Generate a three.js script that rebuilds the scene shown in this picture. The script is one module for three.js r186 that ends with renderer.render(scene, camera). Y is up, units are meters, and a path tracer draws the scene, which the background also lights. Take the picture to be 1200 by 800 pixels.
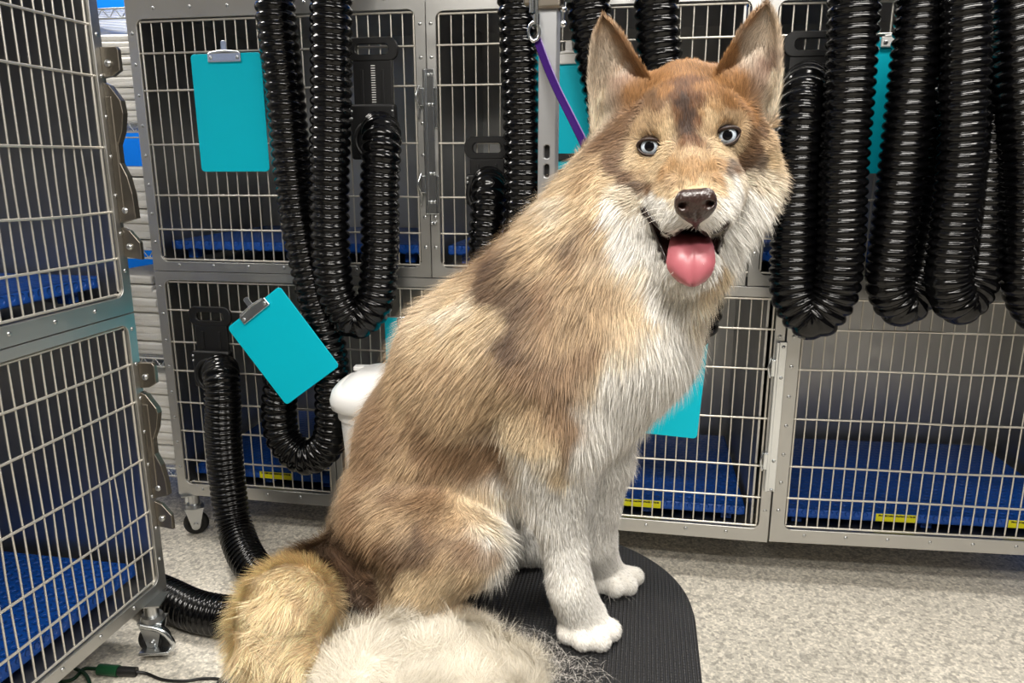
import * as THREE from 'three';
import { RoundedBoxGeometry } from 'three/addons/geometries/RoundedBoxGeometry.js';
import { mergeGeometries } from 'three/addons/utils/BufferGeometryUtils.js';
import { RectAreaLightUniformsLib } from 'three/addons/lights/RectAreaLightUniformsLib.js';

// ------------------------------------------------------------------ camera, exposure, lights
const scene = new THREE.Scene();
const YAW = THREE.MathUtils.degToRad(10), PITCH = THREE.MathUtils.degToRad(13.3), EYE = 1.25, FOC = 867;
const camera = new THREE.PerspectiveCamera(2 * Math.atan(400 / FOC) * 180 / Math.PI, 1.5, 0.05, 30);
camera.position.set(0, EYE, 0);
camera.rotation.order = 'YXZ';
camera.rotation.set(-PITCH, YAW, 0);
scene.add(camera);
const renderer = new THREE.WebGLRenderer({ antialias: true });
renderer.toneMapping = THREE.LinearToneMapping;
renderer.toneMappingExposure = 2.35;
renderer.shadowMap.enabled = true;
scene.background = new THREE.Color(0x000000);
RectAreaLightUniformsLib.init();
// ceiling light panels: [x, z, width (x), depth (z), intensity]
const PANELS = [[0.9, -1.45, 1.2, 0.3, 12], [-0.3, 0.1, 1.2, 0.3, 20], [0.85, 0.85, 1.2, 0.3, 17], [-1.9, -2.2, 0.6, 0.3, 24]];
const CEILING = 2.7, PANEL_COLOR = new THREE.Color(1.0, 0.955, 0.885);

// ------------------------------------------------------------------ helpers
let seed = 1234567;
const rnd = () => { seed = (seed * 1664525 + 1013904223) >>> 0; return seed / 4294967296; };
const V = (x, y, z) => new THREE.Vector3(x, y, z);
const lerp = (a, b, t) => a + (b - a) * t, clamp = (x, a, b) => Math.min(b, Math.max(a, x));
const smooth = (a, b, x) => { const t = clamp((x - a) / (b - a), 0, 1); return t * t * (3 - 2 * t); };
const CP = Math.cos(PITCH), SP = Math.sin(PITCH), CY = Math.cos(YAW), SY = Math.sin(YAW);
// direction through a photo pixel, before the yaw of the camera (x right, y up, -z forward)
function rayFlat(u, v) { const x = (u - 600) / FOC, y = (400 - v) / FOC; return [x, y * CP - SP, -(CP + y * SP)]; }
const turn = (x, y, z) => V(x * CY + z * SY, y, -x * SY + z * CY);
const ray = (u, v) => turn(...rayFlat(u, v));
function at(u, v, Z) { const d = rayFlat(u, v), t = Z / d[2]; return turn(d[0] * t, d[1] * t, Z).add(V(0, EYE, 0)); }   // at forward distance -Z
const sizeAt = (px, u, v, Z) => px * (Z / rayFlat(u, v)[2]) / FOC;
function onLevel(u, v, y) { const d = ray(u, v); return d.multiplyScalar((y - EYE) / d.y).add(V(0, EYE, 0)); }       // on a level plane
function onFace(u, v, o, n, dist = 0) {                                                                                // on an upright plane
  const d = ray(u, v), e = V(0, EYE, 0); const t = (o.clone().sub(e).dot(n) + dist) / d.dot(n); return d.multiplyScalar(t).add(e);
}
const used = {};
function numbered(name) { used[name] = (used[name] ?? -1) + 1; return used[name] ? `${name}_${String(used[name]).padStart(3, '0')}` : name; }
function thing(name, label, category, pos = [0, 0, 0], ry = 0, group) {
  const g = new THREE.Group(); g.name = numbered(name); g.position.set(...pos); g.rotation.y = ry;
  g.userData = { label, category }; if (group) g.userData.group = group; scene.add(g); return g;
}
function part(name, geo, mat, parent, label) {
  const m = new THREE.Mesh(geo, mat); m.name = name; m.castShadow = m.receiveShadow = true; if (label) m.userData.label = label; parent.add(m); return m;
}
function struct(name, geo, mat, label) {
  const m = part(name, geo, mat, scene); m.userData = { kind: 'structure', label: label || name.replace(/_/g, ' ') }; return m;
}
function single(name, geo, mat, label, category, group) {
  const m = part(numbered(name), geo, mat, scene); m.userData = { label, category }; if (group) m.userData.group = group; return m;
}
function boxUV(g) {                                         // uv in metres by the way a face points
  g = g.index ? g.toNonIndexed() : g; const p = g.attributes.position, n = g.attributes.normal, uv = new Float32Array(p.count * 2);
  for (let i = 0; i < p.count; i++) {
    const ax = Math.abs(n.getX(i)), ay = Math.abs(n.getY(i)), az = Math.abs(n.getZ(i));
    const [a, b] = az >= ax && az >= ay ? [p.getX(i), p.getY(i)] : ax >= ay ? [p.getZ(i), p.getY(i)] : [p.getX(i), p.getZ(i)];
    uv[2 * i] = a; uv[2 * i + 1] = b;
  }
  g.setAttribute('uv', new THREE.BufferAttribute(uv, 2)); return g;
}
function merge(list) {
  return mergeGeometries(list.map(g => { g = g.index ? g.toNonIndexed() : g; for (const k of Object.keys(g.attributes)) if (!['position', 'normal', 'uv'].includes(k)) g.deleteAttribute(k); return g; }));
}
const box = (w, h, d, x = 0, y = 0, z = 0) => boxUV(new THREE.BoxGeometry(w, h, d).translate(x, y, z));
const rbox = (w, h, d, r, x = 0, y = 0, z = 0, seg = 2) => boxUV(new RoundedBoxGeometry(w, h, d, seg, r).translate(x, y, z));
const cyl = (r1, r2, h, n = 16) => new THREE.CylinderGeometry(r1, r2, h, n);
function tube(pts, r, seg, rad = 6, closed = false) { return new THREE.TubeGeometry(new THREE.CatmullRomCurve3(pts, closed, 'catmullrom', 0.5), seg, r, rad, closed); }
function rodGeo(a, b, r, n = 8) { const d = b.clone().sub(a); return new THREE.CylinderGeometry(r, r, d.length(), n).applyQuaternion(new THREE.Quaternion().setFromUnitVectors(V(0, 1, 0), d.clone().normalize())).translate((a.x + b.x) / 2, (a.y + b.y) / 2, (a.z + b.z) / 2); }
function roundRect(x0, y0, x1, y1, r, S = THREE.Shape) {
  const s = new S(); s.moveTo(x0 + r, y0); s.lineTo(x1 - r, y0); s.absarc(x1 - r, y0 + r, r, -Math.PI / 2, 0); s.lineTo(x1, y1 - r); s.absarc(x1 - r, y1 - r, r, 0, Math.PI / 2);
  s.lineTo(x0 + r, y1); s.absarc(x0 + r, y1 - r, r, Math.PI / 2, Math.PI); s.lineTo(x0, y0 + r); s.absarc(x0 + r, y0 + r, r, Math.PI, Math.PI * 1.5); return s;
}
const extrude = (shape, depth, bevel = 0.001, seg = 1) => new THREE.ExtrudeGeometry(shape, { depth: depth - 2 * bevel, bevelEnabled: bevel > 0, bevelThickness: bevel, bevelSize: bevel, bevelOffset: -bevel, bevelSegments: seg, curveSegments: 8 }).translate(0, 0, bevel);
// value noise
const HASH = new Float32Array(65536); for (let i = 0; i < 65536; i++) HASH[i] = rnd();
const h3 = (x, y, z) => HASH[((x * 73856093) ^ (y * 19349663) ^ (z * 83492791)) & 65535];
function noise(x, y, z) {
  const X = Math.floor(x), Y = Math.floor(y), Z = Math.floor(z); let a = x - X, b = y - Y, c = z - Z; a = a * a * (3 - 2 * a); b = b * b * (3 - 2 * b); c = c * c * (3 - 2 * c);
  const l = (p, q, t) => p + (q - p) * t;
  return l(l(l(h3(X, Y, Z), h3(X + 1, Y, Z), a), l(h3(X, Y + 1, Z), h3(X + 1, Y + 1, Z), a), b), l(l(h3(X, Y, Z + 1), h3(X + 1, Y, Z + 1), a), l(h3(X, Y + 1, Z + 1), h3(X + 1, Y + 1, Z + 1), a), b), c) * 2 - 1;
}
function texture(n, fn, srgb = false, rx = 1, ry = rx) {
  const d = new Uint8Array(n * n * 4);
  for (let y = 0; y < n; y++) for (let x = 0; x < n; x++) { const c = fn(x / n, y / n, x, y), k = (y * n + x) * 4; for (let j = 0; j < 3; j++) d[k + j] = clamp(Math.round(255 * (c.length ? c[j] : c)), 0, 255); d[k + 3] = 255; }
  const t = new THREE.DataTexture(d, n, n); t.wrapS = t.wrapT = THREE.RepeatWrapping; t.magFilter = THREE.LinearFilter; t.minFilter = THREE.LinearFilter; if (srgb) t.colorSpace = THREE.SRGBColorSpace;
  t.repeat.set(rx, ry); t.needsUpdate = true; return t;
}
// tiling noise on the unit square
function tn(u, v, f, s = 0) { const X = u * f, Y = v * f, x0 = Math.floor(X), y0 = Math.floor(Y); let a = X - x0, b = Y - y0; a = a * a * (3 - 2 * a); b = b * b * (3 - 2 * b); const h = (x, y) => h3((x + f) % f, (y + f) % f, s + 7); return lerp(lerp(h(x0, y0), h(x0 + 1, y0), a), lerp(h(x0, y0 + 1), h(x0 + 1, y0 + 1), a), b); }
const std = (o) => new THREE.MeshStandardMaterial(o), phys = (o) => new THREE.MeshPhysicalMaterial(o);

// ------------------------------------------------------------------ materials
const brushed = texture(512, (u, v, x, y) => 0.8 + 0.2 * (tn(u, v, 8, 1) - 0.5) + 0.08 * (h3(x, 0, 3) - 0.5), false, 3, 3);
const M = {
  steel: std({ color: 0xc2c2c0, metalness: 1, roughness: 0.52, roughnessMap: brushed }),
  wire: std({ color: 0xdedad0, metalness: 0.75, roughness: 0.38 }),
  latch: std({ color: 0x8a8378, metalness: 1, roughness: 0.42 }),
  chrome: std({ color: 0xd8dcdf, metalness: 1, roughness: 0.22 }),
  hose: phys({ color: 0x050506, roughness: 0.16, specularIntensity: 0.75 }),
  plastic: std({ color: 0x131314, roughness: 0.45 }),
  teal: phys({ color: 0x00c0d8, roughness: 0.45, specularIntensity: 0.4 }),
  white: phys({ color: 0xe9e8e6, roughness: 0.4 }),
  rubber: std({ color: 0x0d0d0d, roughness: 0.6 }),
  zinc: std({ color: 0xc3c5c6, metalness: 1, roughness: 0.3 }),
};
// ------------------------------------------------------------------ the room
const floorTex = texture(1024, (u, v, x, y) => {
  const a = tn(u, v, 210, 1), b = tn(u, v, 130, 2), c = tn(u, v, 330, 3), d = tn(u, v, 9, 4);
  let k = 0.82 + 0.05 * (d - 0.5); k += a > 0.62 ? 0.10 : 0; k -= b > 0.66 ? 0.12 : 0; k += 0.14 * (c - 0.5);
  return [k * 1.0, k * 0.97, k * 0.91];
}, true, 0.8, 0.8);
const floorMat = std({ map: floorTex, roughness: 0.5 });
const paint = texture(256, (u, v) => 0.5 + 0.5 * (tn(u, v, 64, 6) - 0.5) + 0.4 * (tn(u, v, 128, 7) - 0.5), false, 2, 2);
const blueWall = phys({ color: 0x1276e0, roughness: 0.9, specularIntensity: 0.15, bumpMap: paint, bumpScale: 0.0006 });
const darkWall = std({ color: 0x34353a, roughness: 0.8 }), ceilingMat = std({ color: 0xd6d3cc, roughness: 0.9 }), whiteWall = std({ color: 0xb4b0a7, roughness: 0.8, bumpMap: paint, bumpScale: 0.0006 });
const RX0 = -2.7, RX1 = 2.9, RZ0 = -2.95, RZ1 = 3.6, W = 0.1;
struct('floor', box(RX1 - RX0 + 0.2, 0.1, RZ1 - RZ0 + 0.2, (RX0 + RX1) / 2, -0.05, (RZ0 + RZ1) / 2), floorMat, 'speckled grey beige vinyl floor');
struct('ceiling', box(RX1 - RX0 + 0.2, 0.1, RZ1 - RZ0 + 0.2, (RX0 + RX1) / 2, CEILING + 0.05, (RZ0 + RZ1) / 2), ceilingMat, 'white ceiling');
struct('wall_back', box(RX1 - RX0 + 0.2, CEILING, W, (RX0 + RX1) / 2, CEILING / 2, RZ0 - W / 2), blueWall, 'blue painted wall behind the cages');
struct('wall_front', box(RX1 - RX0 + 0.2, CEILING, W, (RX0 + RX1) / 2, CEILING / 2, RZ1 + W / 2), darkWall, 'dark grey wall behind the photographer');
struct('wall_left', box(W, CEILING, RZ1 - RZ0, RX0 - W / 2, CEILING / 2, (RZ0 + RZ1) / 2), whiteWall, 'white wall past the side cages');
struct('wall_right', box(W, CEILING, RZ1 - RZ0, RX1 + W / 2, CEILING / 2, (RZ0 + RZ1) / 2), darkWall, 'dark grey wall past the end of the hose row');
const glow = std({ color: 0x222222, emissive: PANEL_COLOR, emissiveIntensity: 3 });
const where = ['over the hose row side of the table', 'over the photographer', 'nearest the dark front wall', 'over the towel shelves'];
for (const [k, [x, z, w, d, power]] of PANELS.entries()) {
  const g = thing('ceiling_light', `white rectangular ceiling light panel ${where[k]}`, 'light', [x, CEILING, z], 0, 'ceiling light panels');
  part('housing', merge([box(w + 0.05, 0.04, 0.025, 0, -0.02, d / 2 + 0.0125), box(w + 0.05, 0.04, 0.025, 0, -0.02, -d / 2 - 0.0125), box(0.025, 0.04, d, w / 2 + 0.0125, -0.02, 0), box(0.025, 0.04, d, -w / 2 - 0.0125, -0.02, 0)]), M.white, g);
  part('diffuser', box(w, 0.01, d, 0, -0.025, 0), glow, g);
  const l = new THREE.RectAreaLight(PANEL_COLOR, power, w, d); l.position.set(x, CEILING - 0.045, z); l.rotation.x = -Math.PI / 2; l.name = 'panel_light'; scene.add(l);
}

// ------------------------------------------------------------------ cages
const rivetGeo = new THREE.SphereGeometry(0.0055, 8, 5);
function bendLine(a, b, n, amp, sd) { const o = []; for (let i = 0; i <= n; i++) { const t = i / n, p = a.clone().lerp(b, t), e = Math.sin(Math.PI * t); p.x += amp * e * noise(t * 4 + sd, sd * 3.7, 1.3); p.y += amp * e * 0.6 * noise(t * 4 + sd, 5.1, sd * 2.9); o.push(p); } return o; }
function wire(a, b, r, amp, sd) { return tube(bendLine(a, b, 6, amp, sd), r, 8, 6); }
const holes = texture(256, (u, v) => { const f = 8; let X = u * f, Y = v * f; if (Math.floor(Y) & 1) X += 0.5; const dx = (X % 1) - 0.5, dy = (Y % 1) - 0.5; return smooth(0.22, 0.34, Math.hypot(dx, dy)); }, false, 5, 5);
const rackMat = phys({ color: 0x07479c, roughness: 0.42, bumpMap: holes, bumpScale: 0.004 });
const stickerTex = texture(128, (u, v, x, y) => { const line = v > 0.62 && v < 0.86 && (u > 0.06 && u < 0.94) && tn(u, v, 40, 11) > 0.35; return line ? [0.15, 0.14, 0.03] : [0.86, 0.84, 0.06]; }, true);
const stickerMat = std({ map: stickerTex, roughness: 0.5 });
/* face at local z = 0, looking along +z; x0..x1, y0..y1 outer size; o = opening [xa, ya, xb, yb] */
function cage(label, pos, ry, x0, x1, y0, y1, o, rows, pitch, opt = {}) {
  const g = thing('cage', label, 'cage', pos, ry, opt.group || 'stainless steel cages');
  const depth = 0.7, t = 0.006, [xa, ya, xb, yb] = o, cx = (x0 + x1) / 2, cy = (y0 + y1) / 2, h = y1 - y0, sx1 = x1 - (opt.inset || 0), sw = sx1 - x0, sc = (x0 + sx1) / 2;
  part('shell', merge([box(t, h, depth, x0 + t / 2, cy, -depth / 2), box(t, h, depth, sx1 - t / 2, cy, -depth / 2), box(sw - 2 * t, t, depth, sc, y0 + t / 2 + 0.012, -depth / 2), box(sw - 2 * t, t, depth, sc, y1 - t / 2, -depth / 2), box(sw - 2 * t, h - 2 * t, t, sc, cy, -depth + t / 2)]), M.steel, g);
  const s = new THREE.Shape([[x0, y0], [x1, y0], [x1, y1], [x0, y1]].map(p => new THREE.Vector2(...p))); s.holes.push(roundRect(xa, ya, xb, yb, 0.022, THREE.Path));
  part('face_frame', boxUV(extrude(s, 0.016, 0.001)), M.steel, g);
  const rv = [], rz = 0.0165;
  const put = (x, y) => rv.push(rivetGeo.clone().scale(1, 1, 0.5).translate(x, y, rz));
  for (let x = xa + 0.06; x < xb; x += 0.118) { put(x, (y0 + ya) / 2 + 0.004); if (opt.topRivets) put(x, (y1 + yb) / 2); }
  for (let y = ya + 0.06; y < yb; y += 0.088) { if (xa - x0 > 0.02) put((x0 + xa) / 2, y); if (x1 - xb > 0.02) put((x1 + xb) / 2, y); }
  part('rivets', merge(rv), M.zinc, g).userData.kind = 'stuff';
  const amp = opt.amp ?? 0.0015, sd0 = rnd() * 50, e = 0.006, zz = 0.006;
  const door = part('door_frame', tube(roundRect(xa + e, ya + e, xb - e, yb - e, 0.014).getPoints(6).slice(0, -1).map(p => V(p.x, p.y, zz)), 0.0034, 90, 6, true), M.wire, g);
  const n = Math.round((xb - xa - 2 * e) / pitch), step = (xb - xa - 2 * e) / n;
  for (let i = 1; i < n; i++) { const x = xa + e + i * step; if (opt.keep && !opt.keep(x)) continue; part('vertical_bar', wire(V(x, ya + e - 0.004, zz - 0.004), V(x, yb - e + 0.004, zz - 0.004), 0.0024, amp, sd0 + i), M.wire, door); }
  rows.forEach((y, i) => part('horizontal_bar', wire(V(xa + e - 0.006, y, zz + 0.001), V(xb - e + 0.006, y, zz + 0.001), 0.0032, amp * 1.6, sd0 + 70 + i), M.wire, door));
  g.userData.frame = undefined; delete g.userData.frame; return g;
}
function rack(label, pos, ry, x0, x1, y, stickers = [], d0 = 0.03) {
  const g = thing('floor_rack', label, 'rack', pos, ry, 'blue cage floor racks');
  const depth = 0.62, cx = (x0 + x1) / 2, zc = -d0 - depth / 2;
  part('deck', rbox(x1 - x0, 0.03, depth, 0.006, cx, y, zc), rackMat, g);
  const feet = []; for (const fx of [x0 + 0.05, cx, x1 - 0.05]) for (const fz of [-d0 - 0.05, -d0 - depth + 0.05]) feet.push([fx, fz]);
  for (const [fx, fz] of feet) part('foot', box(0.03, opt_h, 0.03, fx, y - 0.015 - opt_h / 2, fz), rackMat, g);
  for (const sx of stickers) part('sticker', new THREE.PlaneGeometry(0.118, 0.024).translate(sx, y + 0.0005, -d0 + 0.0008), stickerMat, g, 'yellow warning sticker');
  return g;
}
const opt_h = 0.028;
const RO = [-1.552, 0, -2.129], B_ROWS = [1.578, 1.472, 1.315, 1.163, 1.058];
const R2 = [RO[0] + 1.84, 0, RO[2]], R2Y = THREE.MathUtils.degToRad(3.5);
const rearN = V(0, 0, 1), rearO = V(...RO), rightN = V(Math.sin(R2Y), 0, Math.cos(R2Y)), rightO = V(...R2);
const FL = (u, v, d) => onFace(u, v, rearO, rearN, d), FR = (u, v, d) => onFace(u, v, rightO, rightN, d);
const lowRows = [0.806, 0.69, 0.543, 0.397, 0.297];
cage('upper steel cage with teal clipboard hung on its door, beside the towel shelves', RO, 0, 0.02, 0.936, 0.928, 1.73, [0.052, 0.958, 0.906, 1.672], B_ROWS, 0.0342, { topRivets: true });
cage('upper steel cage behind the grooming post and the dog head', RO, 0, 0.938, 1.836, 0.928, 1.73, [0.966, 0.958, 1.803, 1.665], B_ROWS, 0.0342, { topRivets: true, inset: 0.045 });
cage('lower steel cage with tilted teal clipboard and hose mount on its door', RO, 0, 0.02, 0.598, 0.158, 0.926, [0.052, 0.2, 0.58, 0.898], [0.8, 0.694, 0.597, 0.488, 0.388, 0.284], 0.0342);
cage('lower steel cage behind the white bin', RO, 0, 0.6, 1.268, 0.158, 0.926, [0.622, 0.2, 1.245, 0.898], [0.8, 0.694, 0.597, 0.488, 0.388, 0.284], 0.0342);
cage('lower steel cage behind the dog chest, teal clipboard on its door', RO, 0, 1.27, 1.953, 0.158, 0.926, [1.3, 0.2, 1.925, 0.898], lowRows, 0.031, { inset: 0.045 });
cage('upper steel cage hidden by four black hose loops', R2, R2Y, 0.0, 0.93, 0.928, 1.73, [0.028, 0.958, 0.9, 1.66], B_ROWS, 0.0342, { topRivets: true });
cage('lower steel cage under the row of hanging hose loops', R2, R2Y, 0.118, 1.06, 0.158, 0.926, [0.158, 0.2, 1.03, 0.898], lowRows, 0.0305, { amp: 0.003 });
rack('blue plastic floor rack in the upper cage beside the towel shelves', RO, 0, 0.06, 0.895, 1.005);
rack('blue plastic floor rack in the upper cage behind the dog head', RO, 0, 0.975, 1.775, 1.005);
rack('blue floor rack with yellow sticker in the cage with the tilted clipboard', RO, 0, 0.06, 0.57, 0.232, [0.36]);
rack('blue floor rack in the cage behind the white bin', RO, 0, 0.63, 1.24, 0.232);
rack('blue floor rack with yellow sticker in the cage behind the dog chest', RO, 0, 1.31, 1.89, 0.232, [1.58]);
rack('blue floor rack in the upper cage behind the hose loops', R2, R2Y, 0.04, 0.89, 1.005);
rack('blue floor rack with two yellow stickers under the hanging hose loops', R2, R2Y, 0.165, 1.02, 0.232, [0.49, 0.86]);
// latch strip and hinges on the mullion of the upper cages
{
  const g = thing('door_latch_strip', 'riveted steel latch strip on the mullion between the upper cage doors', 'latch', RO, 0);
  part('strip', merge([rbox(0.026, 0.4, 0.006, 0.002, 0.945, 1.315, 0.0195), rbox(0.01, 0.4, 0.012, 0.003, 0.9315, 1.315, 0.0225)]), M.chrome, g);
  for (const y of [1.44, 1.2]) { part('catch', merge([rbox(0.012, 0.05, 0.016, 0.003, 0.922, y, 0.026), tube([V(0.915, y + 0.03, 0.022), V(0.908, y, 0.032), V(0.916, y - 0.03, 0.024), V(0.912, y - 0.06, 0.022)], 0.003, 12)]), M.chrome, g); part('hinge_leaf', rbox(0.008, 0.11, 0.006, 0.002, 0.963, y - 0.03, 0.0195), M.chrome, g); }
  const rv = []; for (const y of [1.5, 1.42, 1.23, 1.15, 1.09]) for (const x of [0.943, 0.953]) rv.push(rivetGeo.clone().translate(x, y, 0.022));
  part('rivets', merge(rv), M.zinc, g).userData.kind = 'stuff';
  const k = thing('door_latch_strip', 'steel latch strip on the stile between the two lower cages by the dog legs', 'latch', RO, 0);
  part('strip', merge([rbox(0.024, 0.45, 0.006, 0.002, 1.948, 0.55, 0.0195), rbox(0.01, 0.45, 0.012, 0.003, 1.935, 0.55, 0.0225)]), M.chrome, k);
  for (const y of [0.7, 0.42]) part('catch', merge([rbox(0.012, 0.05, 0.014, 0.003, 1.926, y, 0.025), tube([V(1.92, y + 0.03, 0.022), V(1.913, y, 0.03), V(1.92, y - 0.03, 0.024)], 0.003, 12)]), M.chrome, k);
  const r2 = []; for (const y of [0.76, 0.67, 0.42, 0.33]) r2.push(rivetGeo.clone().translate(1.95, y, 0.022)); part('rivets', merge(r2), M.zinc, k).userData.kind = 'stuff';
}
// left bank: faces +x, local x runs away from the camera
const LO = [-1.23, 0, -1.56], LY = Math.PI / 2;
cage('near upper steel cage with wavy door bars at the side of the room', LO, LY, -0.9, 0.024, 0.906, 1.7, [-0.872, 0.948, -0.004, 1.66], [1.555, 1.447, 1.292, 1.147, 1.038], 0.0272, { amp: 0.006, group: 'side bank cages' });
cage('near lower steel cage with caster below and brown steel latches', LO, LY, -0.9, 0.024, 0.158, 0.904, [-0.872, 0.19, -0.004, 0.88], [0.779, 0.682, 0.53, 0.388, 0.287], 0.0272, { amp: 0.006, group: 'side bank cages' });
rack('blue perforated floor rack in the near upper side cage', LO, LY, -0.86, -0.02, 0.985);
rack('blue perforated floor rack in the near lower side cage', LO, LY, -0.86, -0.02, 0.232);
function sideLatch(label, top, bottom) {
  const g = thing('cage_latch', label, 'latch', LO, LY, 'brown steel latches of the side cages');
  const L = top - bottom;
  const sh = (pts) => { const s = new THREE.Shape(); pts.forEach(([z, y], i) => i ? s.lineTo(z, y) : s.moveTo(z, y)); return s; };
  const ex = (pts, th) => extrude(sh(pts), th, 0.001).rotateY(-Math.PI / 2);     // drawn in (z, y), thickness along -x
  const tab = [[0.016, 0], [0.055, 0], [0.06, -0.006], [0.06, -0.05], [0.04, -0.062], [0.016, -0.066]];
  part('upper_tab', ex(tab.map(([z, y]) => [z, top + y]), 0.012).translate(0.026, 0, 0), M.latch, g);
  part('lower_tab', ex([[0.016, bottom + 0.075], [0.036, bottom + 0.068], [0.06, bottom + 0.04], [0.06, bottom], [0.016, bottom + 0.006]], 0.012).translate(0.026, 0, 0), M.latch, g);
  const y1 = top - 0.075, y0 = bottom + 0.085, m = (y0 + y1) / 2;
  part('slide_bar', ex([[0.016, y1], [0.03, y1 - 0.006], [0.055, y1 - 0.04], [0.058, m + 0.09], [0.05, m + 0.05], [0.036, m + 0.02], [0.036, m - 0.02], [0.05, m - 0.05], [0.058, m - 0.09], [0.06, y0 + 0.012], [0.016, y0]], 0.018).translate(0.028, 0, 0), M.latch, g);
  part('fold', rbox(0.02, y1 - y0 - 0.06, 0.016, 0.003, 0.018, m, 0.026), M.latch, g);
  for (const y of [top - 0.035, y0 + 0.03, bottom + 0.03]) part('bolt', new THREE.SphereGeometry(0.0085, 10, 8).scale(0.8, 1, 1).translate(0.012, y, 0.034), M.zinc, g);
}
sideLatch('tall brown steel latch on the upper side cage door', 1.51, 1.035);
sideLatch('tall brown steel latch on the lower side cage door', 0.78, 0.335);
// casters
function caster(label, x, z, topY, brake, ry) {
  const g = thing('caster', label, 'caster', [x, 0, z], ry, 'cage casters'), r = 0.042;
  part('wheel', new THREE.TorusGeometry(r - 0.013, 0.013, 12, 28).scale(1, 1, 1.1).translate(0, r, 0), M.rubber, g);
  part('hub', cyl(r - 0.012, r - 0.012, 0.02, 24).rotateX(Math.PI / 2).translate(0, r, 0), std({ color: 0x2a2a2a, roughness: 0.5 }), g);
  const fk = new THREE.Shape(); fk.moveTo(-0.03, 0.1); fk.lineTo(0.03, 0.1); fk.lineTo(0.014, 0.035); fk.absarc(0, 0.036, 0.014, 0, -Math.PI, true); fk.lineTo(-0.03, 0.1);
  for (const s of [-1, 1]) part('fork_leg', extrude(fk, 0.003, 0.0008).translate(0, 0, s * 0.02 - 0.0015), M.zinc, g);
  part('fork_crown', merge([box(0.062, 0.004, 0.046, 0, 0.1, 0), cyl(0.026, 0.03, 0.012, 20).translate(0, 0.108, 0).toNonIndexed()]), M.zinc, g);
  part('top_plate', merge([box(0.07, 0.004, 0.07, 0, topY - 0.002, 0), cyl(0.018, 0.018, topY - 0.116, 16).translate(0, (topY + 0.112) / 2, 0)]), M.zinc, g);
  part('axle_bolt', cyl(0.008, 0.008, 0.056, 10).rotateX(Math.PI / 2).translate(0, r, 0), M.zinc, g);
  if (brake) part('brake_pedal', merge([tube([V(-0.02, 0.1, 0.028), V(0.03, 0.085, 0.03), V(0.055, 0.05, 0.03), V(0.05, 0.03, 0.03)], 0.008, 14, 6), rbox(0.075, 0.008, 0.028, 0.003, 0.012, 0.03, 0.036)]), M.chrome, g);
}
caster('rear bank caster with black wheel and zinc fork beside the shelf post', -1.497, -2.142, 0.158, false, 0.5);
caster('caster with chrome brake pedal under the side cages', -1.222, -1.525, 0.158, true, 0.25);
caster('rear bank caster hidden behind the dog', -0.3, -2.2, 0.158, false, 0.3);
caster('rear bank caster at the far end of the hose row', 1.26, -2.26, 0.158, false, 0.3);
for (const [x, z, l] of [[-1.45, -2.76, 'rear bank caster by the blue wall near the towel shelves'], [1.2, -2.8, 'rear bank caster by the blue wall under the hose row'], [-1.85, -1.5, 'side bank caster against the white wall at the far end'], [-1.3, -0.78, 'side bank caster at the near end of the aisle']]) caster(l, x, z, 0.158, false, 0.2);
// ------------------------------------------------------------------ wire shelving and towels
const SX0 = -2.03, SX1 = -1.552, SZ0 = -2.62, SZ1 = -2.19, SHELVES = [0.215, 0.615, 0.985, 1.385, 1.72];
{
  const g = thing('wire_shelving_unit', 'chrome wire shelving unit holding white towels by the blue wall', 'shelving', [0, 0, 0], 0);
  for (const x of [SX0, SX1]) for (const z of [SZ0, SZ1]) part('post', merge([cyl(0.0125, 0.0125, 1.85, 14).translate(x, 0.935, z), cyl(0.016, 0.02, 0.02, 14).translate(x, 0.01, z)]), M.chrome, g);
  for (const y of SHELVES) {
    const l = [];
    for (const yy of [y, y - 0.028]) { for (const z of [SZ0, SZ1]) l.push(rodGeo(V(SX0, yy, z), V(SX1, yy, z), 0.0036, 6)); for (const x of [SX0, SX1]) l.push(rodGeo(V(x, yy, SZ0), V(x, yy, SZ1), 0.0036, 6)); }
    for (let x = SX0; x < SX1 - 0.01; x += 0.043) { l.push(rodGeo(V(x, y - 0.028, SZ1), V(x + 0.0215, y, SZ1), 0.002, 5), rodGeo(V(x + 0.0215, y, SZ1), V(x + 0.043, y - 0.028, SZ1), 0.002, 5)); }
    for (let z = SZ0; z < SZ1; z += 0.02) l.push(rodGeo(V(SX0, y, z), V(SX1, y, z), 0.0018, 5));
    part('shelf', merge(l), M.chrome, g);
  }
}
const terry = texture(256, (u, v) => 0.5 + 0.5 * (tn(u, v, 90, 3) - 0.5) + 0.3 * (tn(u, v, 30, 4) - 0.5), false, 6, 6);
const towelMat = std({ color: 0xefede8, roughness: 0.95, bumpMap: terry, bumpScale: 0.002 });
function towelGeo(w, d, h, sd) {
  const g = new RoundedBoxGeometry(w, h, d, 5, h * 0.36); const p = g.attributes.position;
  for (let i = 0; i < p.count; i++) { const x = p.getX(i), y = p.getY(i), z = p.getZ(i); p.setXYZ(i, x + 0.006 * noise(x * 9, sd * 7, z * 9), y + 0.012 * noise(x * 8 + sd, sd * 3, z * 8), z + 0.006 * noise(x * 12, sd * 5.3, z * 6)); }
  g.computeVertexNormals(); return boxUV(g);
}
const towelKinds = [0, 1, 2, 3].map(i => towelGeo(0.36, 0.36, 0.026, 1.3 + i));
const towelNames = ['lowest wire shelf', 'second wire shelf', 'third wire shelf', 'fourth wire shelf'];
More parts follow.
